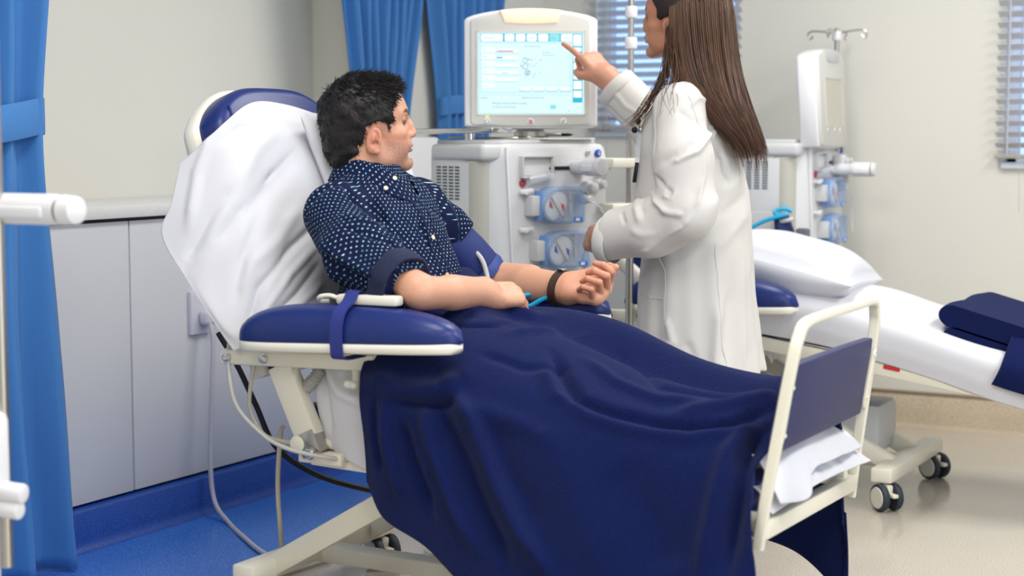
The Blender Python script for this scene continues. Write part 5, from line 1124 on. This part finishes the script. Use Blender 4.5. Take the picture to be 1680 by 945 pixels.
# pressure cuff on the far upper arm, wrist watch
M['cuffnavy'] = pm('cuff_navy_nylon', (18, 38, 104), .6, bump=.2, scale=900); M['cuffband'] = pm('cuff_band', (40, 66, 132), .5)
cf = thing('blood_pressure_cuff', "navy pressure cuff with grey hose on the man's far upper arm", 'cuff', (1.08, 3.56, .8))
a0, a1 = np.array([1.035, 3.52, .88]), np.array([1.122, 3.59, .762]); dd = unit(a1-a0); x_, y_, _ = frame_from(dd); LN = np.linalg.norm(a1-a0); aa = np.linspace(0, 2*PI, 36, endpoint=False)
def cring(t, r): return a0+dd*(t*LN)+r*(np.cos(aa)[:, None]*x_+np.sin(aa)[:, None]*y_)*(1+.03*np.sin(2*aa+.5))[:, None]
MB().loft([cring(t, r) for t, r in ((0, .058), (.01, .064), (.2, .067), (.5, .069), (.8, .067), (.98, .063), (1, .057))]).build('sleeve', 'cuffnavy', cf, sharp=60)
for t0, t1 in ((.01, .17), (.82, .99)): MB().loft([cring(t, r) for t, r in ((t0, .060), (t0+.005, .0675), ((t0+t1)/2, .070), (t1-.005, .067), (t1, .060))]).build('band', 'cuffband', cf, sharp=60)
hs_ = [(1.105, 3.535, .835), (1.125, 3.53, .838), (1.155, 3.52, .815), (1.175, 3.51, .775), (1.19, 3.49, .745), (1.21, 3.46, .722)]
MB().tube(hs_, .0062, 10, res=40).build('hose', 'greycable', cf); MB().bar((1.135, 3.49, .765), (1.178, 3.495, .756), .002, .026, up=(.3, -.6, .7)).build('hose_tag', 'white', cf)
wt = thing('wristwatch', "brown leather strapped watch on the man's far wrist", 'watch', LW)
wd = unit(LW-LE); wx, wy, _ = frame_from(wd); 
ay_ = unit(R2[:, 1]-(R2[:, 1] @ wd)*wd); az_ = np.cross(wd, ay_)
def wring(t, r, n=40): a = np.linspace(0, 2*PI, n, endpoint=False); return LW+wd*(t-.016)+(r*np.cos(a))[:, None]*ay_*1.60+(r*np.sin(a))[:, None]*az_*1.33
MB().loft([wring(t, r) for t, r in ((-.011, .0275), (-.0105, .0305), (.0105, .0300), (.011, .0265))]).build('strap', pm('brown_leather', (62, 42, 34), .6, bump=.3, scale=300), wt, sharp=50)
wc = LW+wd*-.016+unit(ay_*.0+az_*(1 if az_[2] > 0 else -1)+ay_*(-.8 if ay_[2] < 0 else .8))*.046; MB().box(wc, (.017, .024, .006), bev=.002).build('buckle', 'chrome', wt)
# cyan line lying on the far armrest
tag(MB().tube([(1.425, 3.540, .737), (1.40, 3.537, .738), (1.36, 3.535, .736), (1.32, 3.533, .727), (1.285, 3.525, .708), (1.262, 3.515, .700), (1.25, 3.52, .715), (1.262, 3.53, .730), (1.285, 3.54, .737), (1.315, 3.55, .735)], .0058, 10, res=60).build('cyan_tube', 'cyan'), 'cyan tube lying on the far navy armrest beside the watch', 'tube')
# =============================================================== the woman in the white coat
BA = math.radians(185); WO = np.array([1.41, 4.25]); Fd = np.array([math.cos(BA), math.sin(BA)]); Ld = np.array([-math.sin(BA), math.cos(BA)])
def B(f, l, z): q = WO+Fd*f+Ld*l; return np.array([q[0], q[1], z])
woman = thing('person', 'woman with long brown hair in a white coat, pointing at the screen', 'person', (WO[0], WO[1], 0))
SKW = L3(186, 128, 100)
hv, hf, hc = head_mesh('f', SKW, neck=((-.02, 0, -.03), (-.052, 0, -.17)))
HW = B(.055, 0, 1.405); RW_ = np.array(Matrix.Rotation(BA, 3, 'Z')) @ np.array(Matrix.Rotation(math.radians(4), 3, 'Y'))
parts = [(place(hv*.94, RW_, HW), hf, hc)]
SKH = L3(204, 148, 122)
tip = np.array([.920, 4.478, 1.424]); wr = np.array([1.052, 4.440, 1.296]); el = np.array([1.26, 4.46, 1.09])
R3 = handframe(tip-wr+np.array([0, 0, -.012]), (.35, -.35, .9))
v, f, c = hand_mesh(1, [(4, 6, 4), (52, 88, 40), (66, 88, 44), (72, 88, 44)], (3, 0, -2, -4), [(.032, .032, -.014), (.062, .046, -.032), (.088, .034, -.046), (.104, .022, -.056)], R3.T @ (el-wr)*.6, SKH, fr=(.025, .032), scale=1.0)
parts.append((place(v, R3, wr), f, c))
wl = B(.205, .185, .85); R4 = handframe(np.r_[Fd*.62-Ld*.75, -.12], np.r_[Fd*.45+Ld*.75, .35])
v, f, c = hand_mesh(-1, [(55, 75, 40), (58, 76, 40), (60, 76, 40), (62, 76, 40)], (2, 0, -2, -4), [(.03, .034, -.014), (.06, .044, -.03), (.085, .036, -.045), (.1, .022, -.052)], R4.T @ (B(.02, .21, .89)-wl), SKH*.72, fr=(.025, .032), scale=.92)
parts.append((place(v, R4, wl), f, c))
b = SDF((1.1, 3.9, .02), (1.75, 4.7, 1.36), .010)
b.chain([B(.0, 0, 1.3), B(.0, 0, 1.12), B(.01, 0, .95), B(0, 0, .84)], [.05, .095, .10, .115], k=.05); b.cone(B(0, -.13, 1.205), B(0, .13, 1.205), .042, .042, k=.05)
for sd in (-1, 1): b.chain([B(0, sd*.08, .82), B(.0, sd*.085, .46), B(-.01, sd*.085, .09)], [.065, .05, .04], k=.03); b.cone(B(0, sd*.085, .05), B(.11, sd*.1, .045), .03, .022, k=.03)
b.chain([B(0, .16, 1.19), B(-.09, .235, .94), B(.1, .215, .88)], [.045, .04, .034], k=.02); b.chain([B(0, -.16, 1.19), el], [.045, .04], k=.02); b.chain([el, el+(wr-el)*.6], [.04, .03], k=.02)
v, f = b.mesh(); parts.append((relax(v, f, 2), f, np.tile(SKW, (len(v), 1))))
body_build('body', parts, 'skin', woman)
# trousers and shoes
t_ = SDF((1.15, 3.95, .08), (1.7, 4.6, .95), .010)
for sd in (-1, 1): t_.chain([B(-.01, sd*.07, .84), B(.0, sd*.085, .46), B(-.01, sd*.085, .10)], [.075, .066, .058], k=.03)
v, f = t_.mesh(); build('trousers', relax(v, f, 2), f, pm('dark_trousers', (46, 48, 58), .8), woman, sharp=180)
for sd in (-1, 1):
    q = SDF((1.1, 3.95, -.02), (1.7, 4.6, .14), .006); q.ell(B(.05, sd*.095, .045), (.13, .046, .045), np.stack([np.r_[Fd, 0], np.r_[Ld, 0], [0, 0, 1]], 1)); q.cone(B(-.02, sd*.085, .05), B(-.02, sd*.085, .1), .042, .042, k=.02)
    Pq, sl = q.block(q.lo, q.lo+q.h*q.n); q.G[sl] = np.maximum(q.G[sl], (.002-Pq[..., 2]).astype(np.float32)); v, f = q.mesh(); build('shoe', v, f, 'black', woman, sharp=60)
# coat
CD = B(.185, .195, .845)-B(.05, .218, .875)+np.array([0, 0, .045])
M['coat'] = pm('white_coat_cotton', (218, 215, 210), .8, spec=.2, bump=.06, scale=1200)
s = SDF((1.0, 3.86, .40), (1.72, 4.68, 1.33), .0042)
Rb = np.stack([np.r_[Fd, 0], np.r_[Ld, 0], [0, 0, 1.]], 1)
s.ell(B(.015, 0, 1.10), (.128, .182, .15), Rb); s.cone(B(-.005, -.135, 1.205), B(-.005, .135, 1.205), .054, .054, k=.04); s.ell(B(-.01, 0, 1.25), (.075, .10, .055), Rb, k=.04)
s.ell(B(.005, 0, .95), (.142, .178, .17), Rb, k=.05)
def skirt_fn(P):
    q = P-np.array([WO[0], WO[1], 0]); a = q[..., :2] @ Fd; l = q[..., :2] @ Ld; z = P[..., 2]; t = np.clip((.95-z)/.5, 0, 1)
    ra = .143-.035*np.clip((z-.9)/.15, 0, 1)+.035*t+.012*np.sin(3*np.arctan2(l, a)+1)*t; rb = .172-.02*np.clip((z-.9)/.15, 0, 1)+.03*t; a = a+.03*t+.006
    th = np.arctan2(l/rb, a/ra); w = 1+.03*t*np.sin(9*th+.8)+.02*t*np.sin(15*th)
    d = (np.sqrt((a/ra)**2+(l/rb)**2)/w-1)*.15; return np.maximum(np.maximum(d, z-1.04), .452-.02*np.cos(th)-z)
s.op(skirt_fn, B(0, 0, .4)-np.array([.3, .3, 0]), B(0, 0, 1.06)+np.array([.3, .3, 0]), k=.06)
s.chain([B(-.005, .15, 1.19), B(-.035, .205, 1.06), B(-.06, .232, .93)], [.068, .078, .078], k=.03)
s.chain([B(-.05, .232, .925), B(.05, .218, .875), B(.185, .195, .845)], [.080, .075, .068], k=.02)
s.chain([B(-.0, -.155, 1.19), el, wr+(el-wr)*.13], [.068, .078, .066], k=.025)
cutplane(s, B(.185, .195, .845), CD, .085); cutplane(s, wr+(el-wr)*.13, wr-el, .085)
# creases of the coat: polyline, width, height
CF = [([(1.412, 3.987, 1.028), (1.49, 3.964, 1.062), (1.528, 3.995, 1.083), (1.532, 4.034, 1.109), (1.503, 4.167, 1.152)], 0.0065, 0.013), ([(1.432, 3.969, 1.049), (1.492, 3.967, 1.073), (1.52, 4.008, 1.109)], 0.012, -0.008), ([(1.54, 4.017, 1.083), (1.543, 4.005, 1.019), (1.542, 3.969, 0.952), (1.511, 3.948, 0.892), (1.407, 3.963, 0.828), (1.312, 4.007, 0.801)], 0.0055, 0.006), ([(1.534, 3.982, 0.998), (1.529, 3.952, 0.932), (1.481, 3.944, 0.889)], 0.014, -0.005), ([(1.414, 3.992, 1.017), (1.45, 3.952, 0.992), (1.481, 3.953, 0.968)], 0.007, -0.011), ([(1.366, 4.072, 0.99), (1.43, 3.958, 0.948), (1.468, 3.94, 0.927)], 0.007, 0.012), ([(1.448, 3.954, 0.969), (1.477, 3.952, 0.959), (1.484, 3.954, 0.979)], 0.006, 0.008), ([(1.447, 3.946, 0.927), (1.485, 3.938, 0.923), (1.511, 3.943, 0.919)], 0.008, 0.007), ([(1.312, 4.11, 0.974), (1.371, 3.961, 0.924), (1.388, 3.946, 0.894)], 0.009, 0.007), ([(1.371, 4.009, 0.958), (1.393, 3.954, 0.915)], 0.007, -0.007), ([(1.315, 3.986, 0.922), (1.341, 3.955, 0.89)], 0.006, -0.005), ([(1.358, 3.948, 0.877), (1.393, 3.944, 0.863), (1.436, 3.945, 0.869)], 0.01, 0.005), ([(1.392, 4.055, 1.23), (1.39, 4.036, 1.162), (1.411, 3.985, 1.074)], 0.006, -0.005), ([(1.48, 4.044, 1.198), (1.489, 4.085, 1.225), (1.487, 4.169, 1.213)], 0.008, 0.006), ([(1.493, 4.189, 1.209), (1.507, 4.186, 1.158), (1.506, 4.155, 1.116)], 0.006, 0.007), ([(1.459, 4.023, 1.192), (1.49, 4.029, 1.163), (1.511, 4.08, 1.155)], 0.012, -0.005), ([(1.561, 3.988, 0.935), (1.545, 4.173, 0.986), (1.546, 4.269, 1.019)], 0.018, 0.007), ([(1.552, 4.017, 0.873), (1.552, 4.154, 0.923), (1.557, 4.269, 0.969)], 0.016, -0.007), ([(1.521, 4.098, 0.81), (1.56, 4.159, 0.864), (1.566, 4.265, 0.923)], 0.018, 0.006), ([(1.515, 4.177, 1.095), (1.535, 4.173, 1.028), (1.548, 4.19, 0.994)], 0.014, -0.006), ([(1.55, 4.104, 0.671), (1.55, 4.091, 0.57), (1.549, 4.08, 0.495)], 0.014, 0.008), ([(1.568, 4.15, 0.722), (1.564, 4.114, 0.604), (1.57, 4.087, 0.491)], 0.018, -0.006), ([(1.414, 4.06, 0.642), (1.436, 4.051, 0.571), (1.412, 4.057, 0.545)], 0.01, 0.008), ([(1.473, 4.058, 0.575), (1.49, 4.06, 0.541), (1.501, 4.063, 0.516)], 0.012, -0.006), ([(1.575, 4.198, 0.801), (1.588, 4.187, 0.628), (1.604, 4.159, 0.478)], 0.006, 0.005), ([(1.409, 3.952, 0.847), (1.301, 4.154, 0.742), (1.3, 4.143, 0.658)], 0.012, 0.005), ([(1.099, 4.379, 1.255), (1.137, 4.383, 1.209), (1.183, 4.388, 1.184)], 0.008, 0.006), ([(1.064, 4.399, 1.22), (1.115, 4.401, 1.171), (1.175, 4.388, 1.138)], 0.007, -0.006)]
v, f = sculpt_cloth(s, CF, [(.0050, 14, 5), (.0026, 34, 2)]); nrm = vnormals(v, f)
coat = build('coat', v, f, 'coat', woman, sharp=180)
def seam(pts, r=.0011, name='seam'): MB().tube(snap(v, pts, nrm, .0004, 40), r, 6).build(name, 'coat', coat)
seam([B(.165, .10, .70), B(.11, .16, .69), B(.03, .2, .685)], .0014, 'pocket_edge'); seam([B(.03, .19, .92), B(.03, .2, .8), B(.03, .2, .685), B(.028, .2, .5)], name='side_seam'); seam([B(-.05, .2, 1.235), B(-.085, .21, 1.17), B(-.1, .2, 1.1)], name='armhole_seam')
seam([B(-.12, .17, .84), B(-.14, .17, .7), B(-.16, .17, .5)], name='back_seam')
def hem(c, d, r0, name, up): 
    x, y, _ = frame_from(d, up); a = np.linspace(0, 2*PI, 40, endpoint=False); d = unit(d); MB().loft([c+d*dz+r*(np.cos(a)[:, None]*x+np.sin(a)[:, None]*y)*(1+.04*np.sin(2*a+1))[:, None] for dz, r in ((-.035, r0*.97), (-.03, r0*1.01), (-.002, r0*1.02), (.0, r0), (-.003, r0*.93), (-.03, r0*.86))], caps=False).build(name, 'coat', coat, sharp=60)
hem(wr+(el-wr)*.13+unit(wr-el)*.003, wr-el, .0665, 'cuff', (0, 0, 1)); hem(B(.189, .1945, .844), CD, .067, 'cuff', (0, 0, 1))
G = []
for q in (40, 75, 110, 150, 180, 210, 250, 285, 320):
    a = math.radians(q); c_, s_ = math.cos(a), math.sin(a); fr2 = max(0, c_); G.append([B(-.005+.062*c_, .066*s_, 1.30-.06*fr2), B(-.005+.075*c_, .08*s_, 1.296-.06*fr2), B(-.006+.095*c_, .105*s_, 1.262-.07*fr2)])
P = surf(G, 60, 16); MB().grid(P, .003).build('collar', 'coat', coat, sharp=60)
# chest pocket clip with two black knobs, clear strap and black tab
t = thing('badge_clip', 'black-knobbed clip with clear strap and black tab on the white coat chest', 'badge clip', B(.15, .14, 1.14))
p0, n0 = [(v[i], nrm[i]) for i in [np.argmin(((v-B(.15, .125, 1.145))**2).sum(1))]][0]
kn = np.r_[Fd*.9+Ld*.3, 0]
MB().ell(p0+kn*.022+np.array([0, 0, .004]), (.009, .009, .009)).build('knob', 'black', t); MB().ell(p0+kn*.012+np.array([0, 0, .028]), (.008, .008, .010)).build('knob', 'black', t)
m = MB(); m.tube([p0+kn*.02, p0+kn*.01+np.array([0, 0, .006]), p0-kn*.004+np.array([0, 0, .004])], .004, 10); m.tube([p0+kn*.012+np.array([0, 0, .028]), p0+kn*.006+np.array([0, 0, .01])], .0035, 8); m.ell(p0+kn*.004+np.array([0, 0, .004]), (.009, .009, .009)); m.build('clip', 'chrome', t)
MB().bar(p0+kn*.008+np.array([0, 0, -.004]), p0+kn*.014+np.array([0, 0, -.085]), .002, .014, up=(Fd[0], Fd[1], 0)).build('clear_strap', 'clear', t); MB().bar(p0+kn*.014+np.array([0, 0, -.085]), p0+kn*.022+np.array([0, 0, -.14]), .004, .011, up=(Fd[0], Fd[1], 0), bev=.001).build('tab', 'black', t)
tag(MB().tube(snap(v, [B(.09, .10, 1.22), B(.13, .12, 1.18), B(.15, .125, 1.15)], nrm, .004, 20), .0016, 8).build('neck_chain', pm('gold_chain', (190, 160, 110), .3, metal=.8)), 'thin gold chain running down the coat to the black-knobbed clip', 'chain')
# ring and earring
rc = wl+R4 @ np.array([.112, -.0295*0-.012*-1, -.006])*.92; ga = np.linspace(0, 2*PI, 20, endpoint=False)
rg = MB().tube([rc+.0095*(np.cos(q)*R4[:, 1]+np.sin(q)*unit(R4[:, 0]*.8+R4[:, 2]*.5)) for q in ga], .0016, 8, closed=True); rg.ell(rc+R4[:, 2]*.010+R4[:, 0]*.004, (.004, .004, .004)); tag(rg.build('ring', 'chrome'), "silver ring with a stone on the woman's closed hand", 'ring')
er = HW+RW_ @ np.array([.004, .074, -.020])*.94; e = MB(); e.ell(er, (.0035, .0035, .0045)); e.ell(er+np.array([0, 0, -.008]), (.0025, .0025, .0035)); tag(e.build('earring', pm('gold', (230, 196, 140), .2, metal=1)), 'small gold earring below the long brown hair', 'earring')
# long brown hair
hs = SDF((-.16, -.1, -.1), (.11, .1, .20), .0035)
hs.ell((-.024, 0, .076), (.108, .084, .094)); hs.ell((.02, 0, .086), (.058, .069, .066), k=.02); hs.ell((-.062, 0, .0), (.062, .064, .08), k=.03)
HPW = np.array([(.070, .150), (.060, .128), (.046, .100), (.030, .070), (.034, .048), (.024, .036), (.008, .045), (-.018, .046), (-.028, .0), (-.03, -.1), (-.2, -.1), (-.2, .3), (.05, .3)])
Pg, sl = hs.block(hs.lo, hs.lo+hs.h*hs.n); hs.G[sl] = np.maximum(hs.G[sl], poly_sdf(Pg[..., [0, 2]], HPW).astype(np.float32)); vv, ff = hs.mesh(); vv = relax(vv, ff, 3)
hair_o = build('hair', place(vv*.94, RW_, HW), ff, pm('hair_roots', (34, 23, 19), .6), woman, sharp=180)
LV = np.array([1.578, 1.525, 1.43, 1.335, 1.27, 1.20, 1.13, 1.075])      # levels; outline of the fall as (f, l) per level, from the left front edge round the back
ED = {0.: [(.07, .012), (.05, .066), (.046, .088), (.046, .082), (.026, .105), (-.060, .135), (-.125, .115), (-.165, .09)],
      .25: [(.045, .012), (.0, .074), (-.01, .090), (-.02, .086), (-.045, .115), (-.10, .135), (-.150, .115), (-.178, .085)],
      .5: [(.015, .0), (-.095, .035), (-.10, .05), (-.112, .055), (-.125, .07), (-.150, .085), (-.182, .08), (-.200, .06)],
      .75: [(.01, -.008), (-.10, -.02), (-.112, -.02), (-.122, -.02), (-.138, -.02), (-.166, -.01), (-.198, .0), (-.218, .01)],
      1.: [(.04, -.012), (-.05, -.07), (-.06, -.078), (-.07, -.08), (-.085, -.09), (-.12, -.09), (-.165, -.07), (-.195, -.05)]}
ks = sorted(ED); TAB = np.array([ED[q] for q in ks])           # [5, 8, 2]
def hair_pos(sv_, zz):
    i = np.clip((sv_*4).astype(int), 0, 3); tt = sv_*4-i; A = TAB[i]*(1-tt)[:, None, None]+TAB[i+1]*tt[:, None, None]
    out = np.zeros((len(sv_), zz.shape[1], 3)); o_ = np.argsort(LV)
    for j in range(len(sv_)):
        fz = np.interp(zz[j], LV[o_], A[j, o_, 0]); lz = np.interp(zz[j], LV[o_], A[j, o_, 1]); q = WO+fz[:, None]*Fd+lz[:, None]*Ld; out[j, :, :2] = q; out[j, :, 2] = zz[j]
    return out
n = 4600; k = 16; sv_ = RNG.beta(1.0, 1.15, n); u = np.linspace(0, 1, k)
end = 1.135+.032*RNG.randn(n)-.03*np.sin(sv_*PI)+.03*(sv_ < .1); clump = np.round(sv_*70)/70; end = end+.02*np.sin(clump*190)
zz = (1.574-.0*sv_)[:, None]*(1-u)+end[:, None]*u
Pp = hair_pos(np.clip(sv_+(clump-sv_)*.6, 0, 1), zz); cen = np.stack([np.full(k, WO[0]+Fd[0]*.0), np.full(k, WO[1]), u*0], 1)
dep = RNG.rand(n)**1.3*.035; inward = unit_rows((np.array([WO[0], WO[1], 0])+np.r_[Fd*.02, 0]-Pp)*np.array([1, 1, 0])); Pp = Pp+inward*dep[:, None, None]*np.clip(u*1.3, .1, 1)[None, :, None]
ph = RNG.rand(n)*6.28; fq = 2+3*RNG.rand(n); am = (.001+.006*RNG.rand(n)**3)[:, None]*u[None]**1.5; Pp[..., 0] += am*np.sin(fq[:, None]*u[None]*3+ph[:, None]); Pp[..., 1] += am*np.cos(fq[:, None]*u[None]*3+ph[:, None]*1.7)
for q in range(2): Pp[:, 1:-1] = .25*Pp[:, :-2]+.5*Pp[:, 1:-1]+.25*Pp[:, 2:]
a_, b2 = strand_mesh(Pp, .0010+.0012*RNG.rand(n)); build('hair_strands', a_, b2, 'hairbrown', hair_o, sharp=180)
core = hair_pos(np.linspace(.02, .98, 40), np.tile(np.linspace(1.562, 1.16, 40), (40, 1))); inw = unit_rows((np.array([WO[0], WO[1], 0])+np.r_[Fd*.02, 0]-core)*np.array([1, 1, 0])); MB().grid(core+inw*.016, .004).build('hair_underlayer', 'hairbrown', hair_o, sharp=180)
# loose front wisps over the shoulder
n = 60; g = np.array([B(.045, .085, 1.42), B(.05, .085, 1.33), B(.065, .10, 1.27), B(.095, .135, 1.20), B(.14, .15, 1.145)]); W_ = []
for i in range(n): W_.append(catmull(g+RNG.normal(size=3)*.004+RNG.normal(size=(5, 3))*np.array([.002, .003, .006, .008, .009])[:, None], 16))
g = np.array([B(.03, .09, 1.36), B(.02, .12, 1.28), B(.0, .20, 1.235), B(-.01, .235, 1.17)])
for i in range(26): W_.append(catmull(g+RNG.normal(size=3)*.006+RNG.normal(size=(4, 3))*np.array([.002, .006, .012, .02])[:, None], 16))
a_, b2 = strand_mesh(np.array(W_), np.full(len(W_), .0011)); build('hair_wisps', a_, b2, 'hairbrown', hair_o, sharp=180)
# ------------------------------------------------------------- socket, plug and loose cables on the left
t = thing('wall_socket', 'white double socket plate on the right grey cabinet door', 'socket', (.012, 3.82, .53))
MB().box((.008, 3.82, .6), (.014, .095, .13), bev=.004).build('plate', 'paleplug', t); MB().box((.017, 3.835, .645), (.008, .03, .022), bev=.003).build('rocker', 'white', t)
t = thing('plug', 'pale plug pushed into the white socket plate, cable hanging straight down', 'plug', (.03, 3.82, .57))
MB().box((.032, 3.828, .585), (.036, .05, .045), bev=.012, seg=3).build('plug_body', 'paleplug', t); MB().tube([(.045, 3.82, .57), (.06, 3.815, .52), (.066, 3.8, .40), (.075, 3.775, .17), (.1, 3.76, .05), (.2, 3.7, .0085), (.35, 3.58, .0085), (.5, 3.47, .0085), (.62, 3.41, .0085)], .007, 10, res=70).build('cable', pm('lilac_grey_cable', (196, 194, 206), .45), t)
def cable(name, pts, r, mat, label): tag(MB().tube(pts, r, 10, res=80).build(name, mat), label, 'cable')
cable('grey_cable', [(.79, 2.985, .66), (.805, 2.96, .60), (.85, 2.93, .515), (.92, 2.93, .455), (.98, 2.93, .43), (1.04, 2.95, .415), (1.1, 3.0, .40), (1.14, 3.05, .395)], .005, 'greycable', 'thin grey cable looping from the sheet hem down to the armrest hinge')
cable('beige_cable', [(.86, 2.985, .60), (.85, 2.985, .56), (.85, 2.98, .50), (.89, 2.975, .445), (.945, 2.975, .432), (.985, 2.975, .432)], .005, 'beigecable', 'short beige cable hanging from the armrest bar to the hinge')
cable('floor_cable', [(.86, 3.09, .44), (.845, 3.1, .42), (.835, 3.1, .30), (.84, 3.1, .2), (.80, 3.16, .10), (.72, 3.25, .02), (.68, 3.33, .008), (.7, 3.5, .008)], .006, 'beigecable', 'beige cable dropping straight from the chair hinge to the blue floor')
cable('black_cable', [(.50, 3.3, .62), (.56, 3.3, .54), (.61, 3.31, .44), (.655, 3.33, .335), (.72, 3.4, .26), (.80, 3.5, .21), (.90, 3.6, .18), (1.02, 3.66, .2), (1.1, 3.6, .3)], .0075, 'black', 'black cable sagging behind the chair above the blue floor')
cable('coiled_line', [(.86, 3.9, .004), (.9, 3.72, .004), (.98, 3.66, .004), (1.06, 3.74, .004), (.97, 3.86, .004), (.85, 3.78, .006), (.9, 3.68, .007), (1.05, 3.7, .006), (1.15, 3.8, .004)], .0025, 'mwarm', 'thin pale line coiled on the cream floor behind the caster')
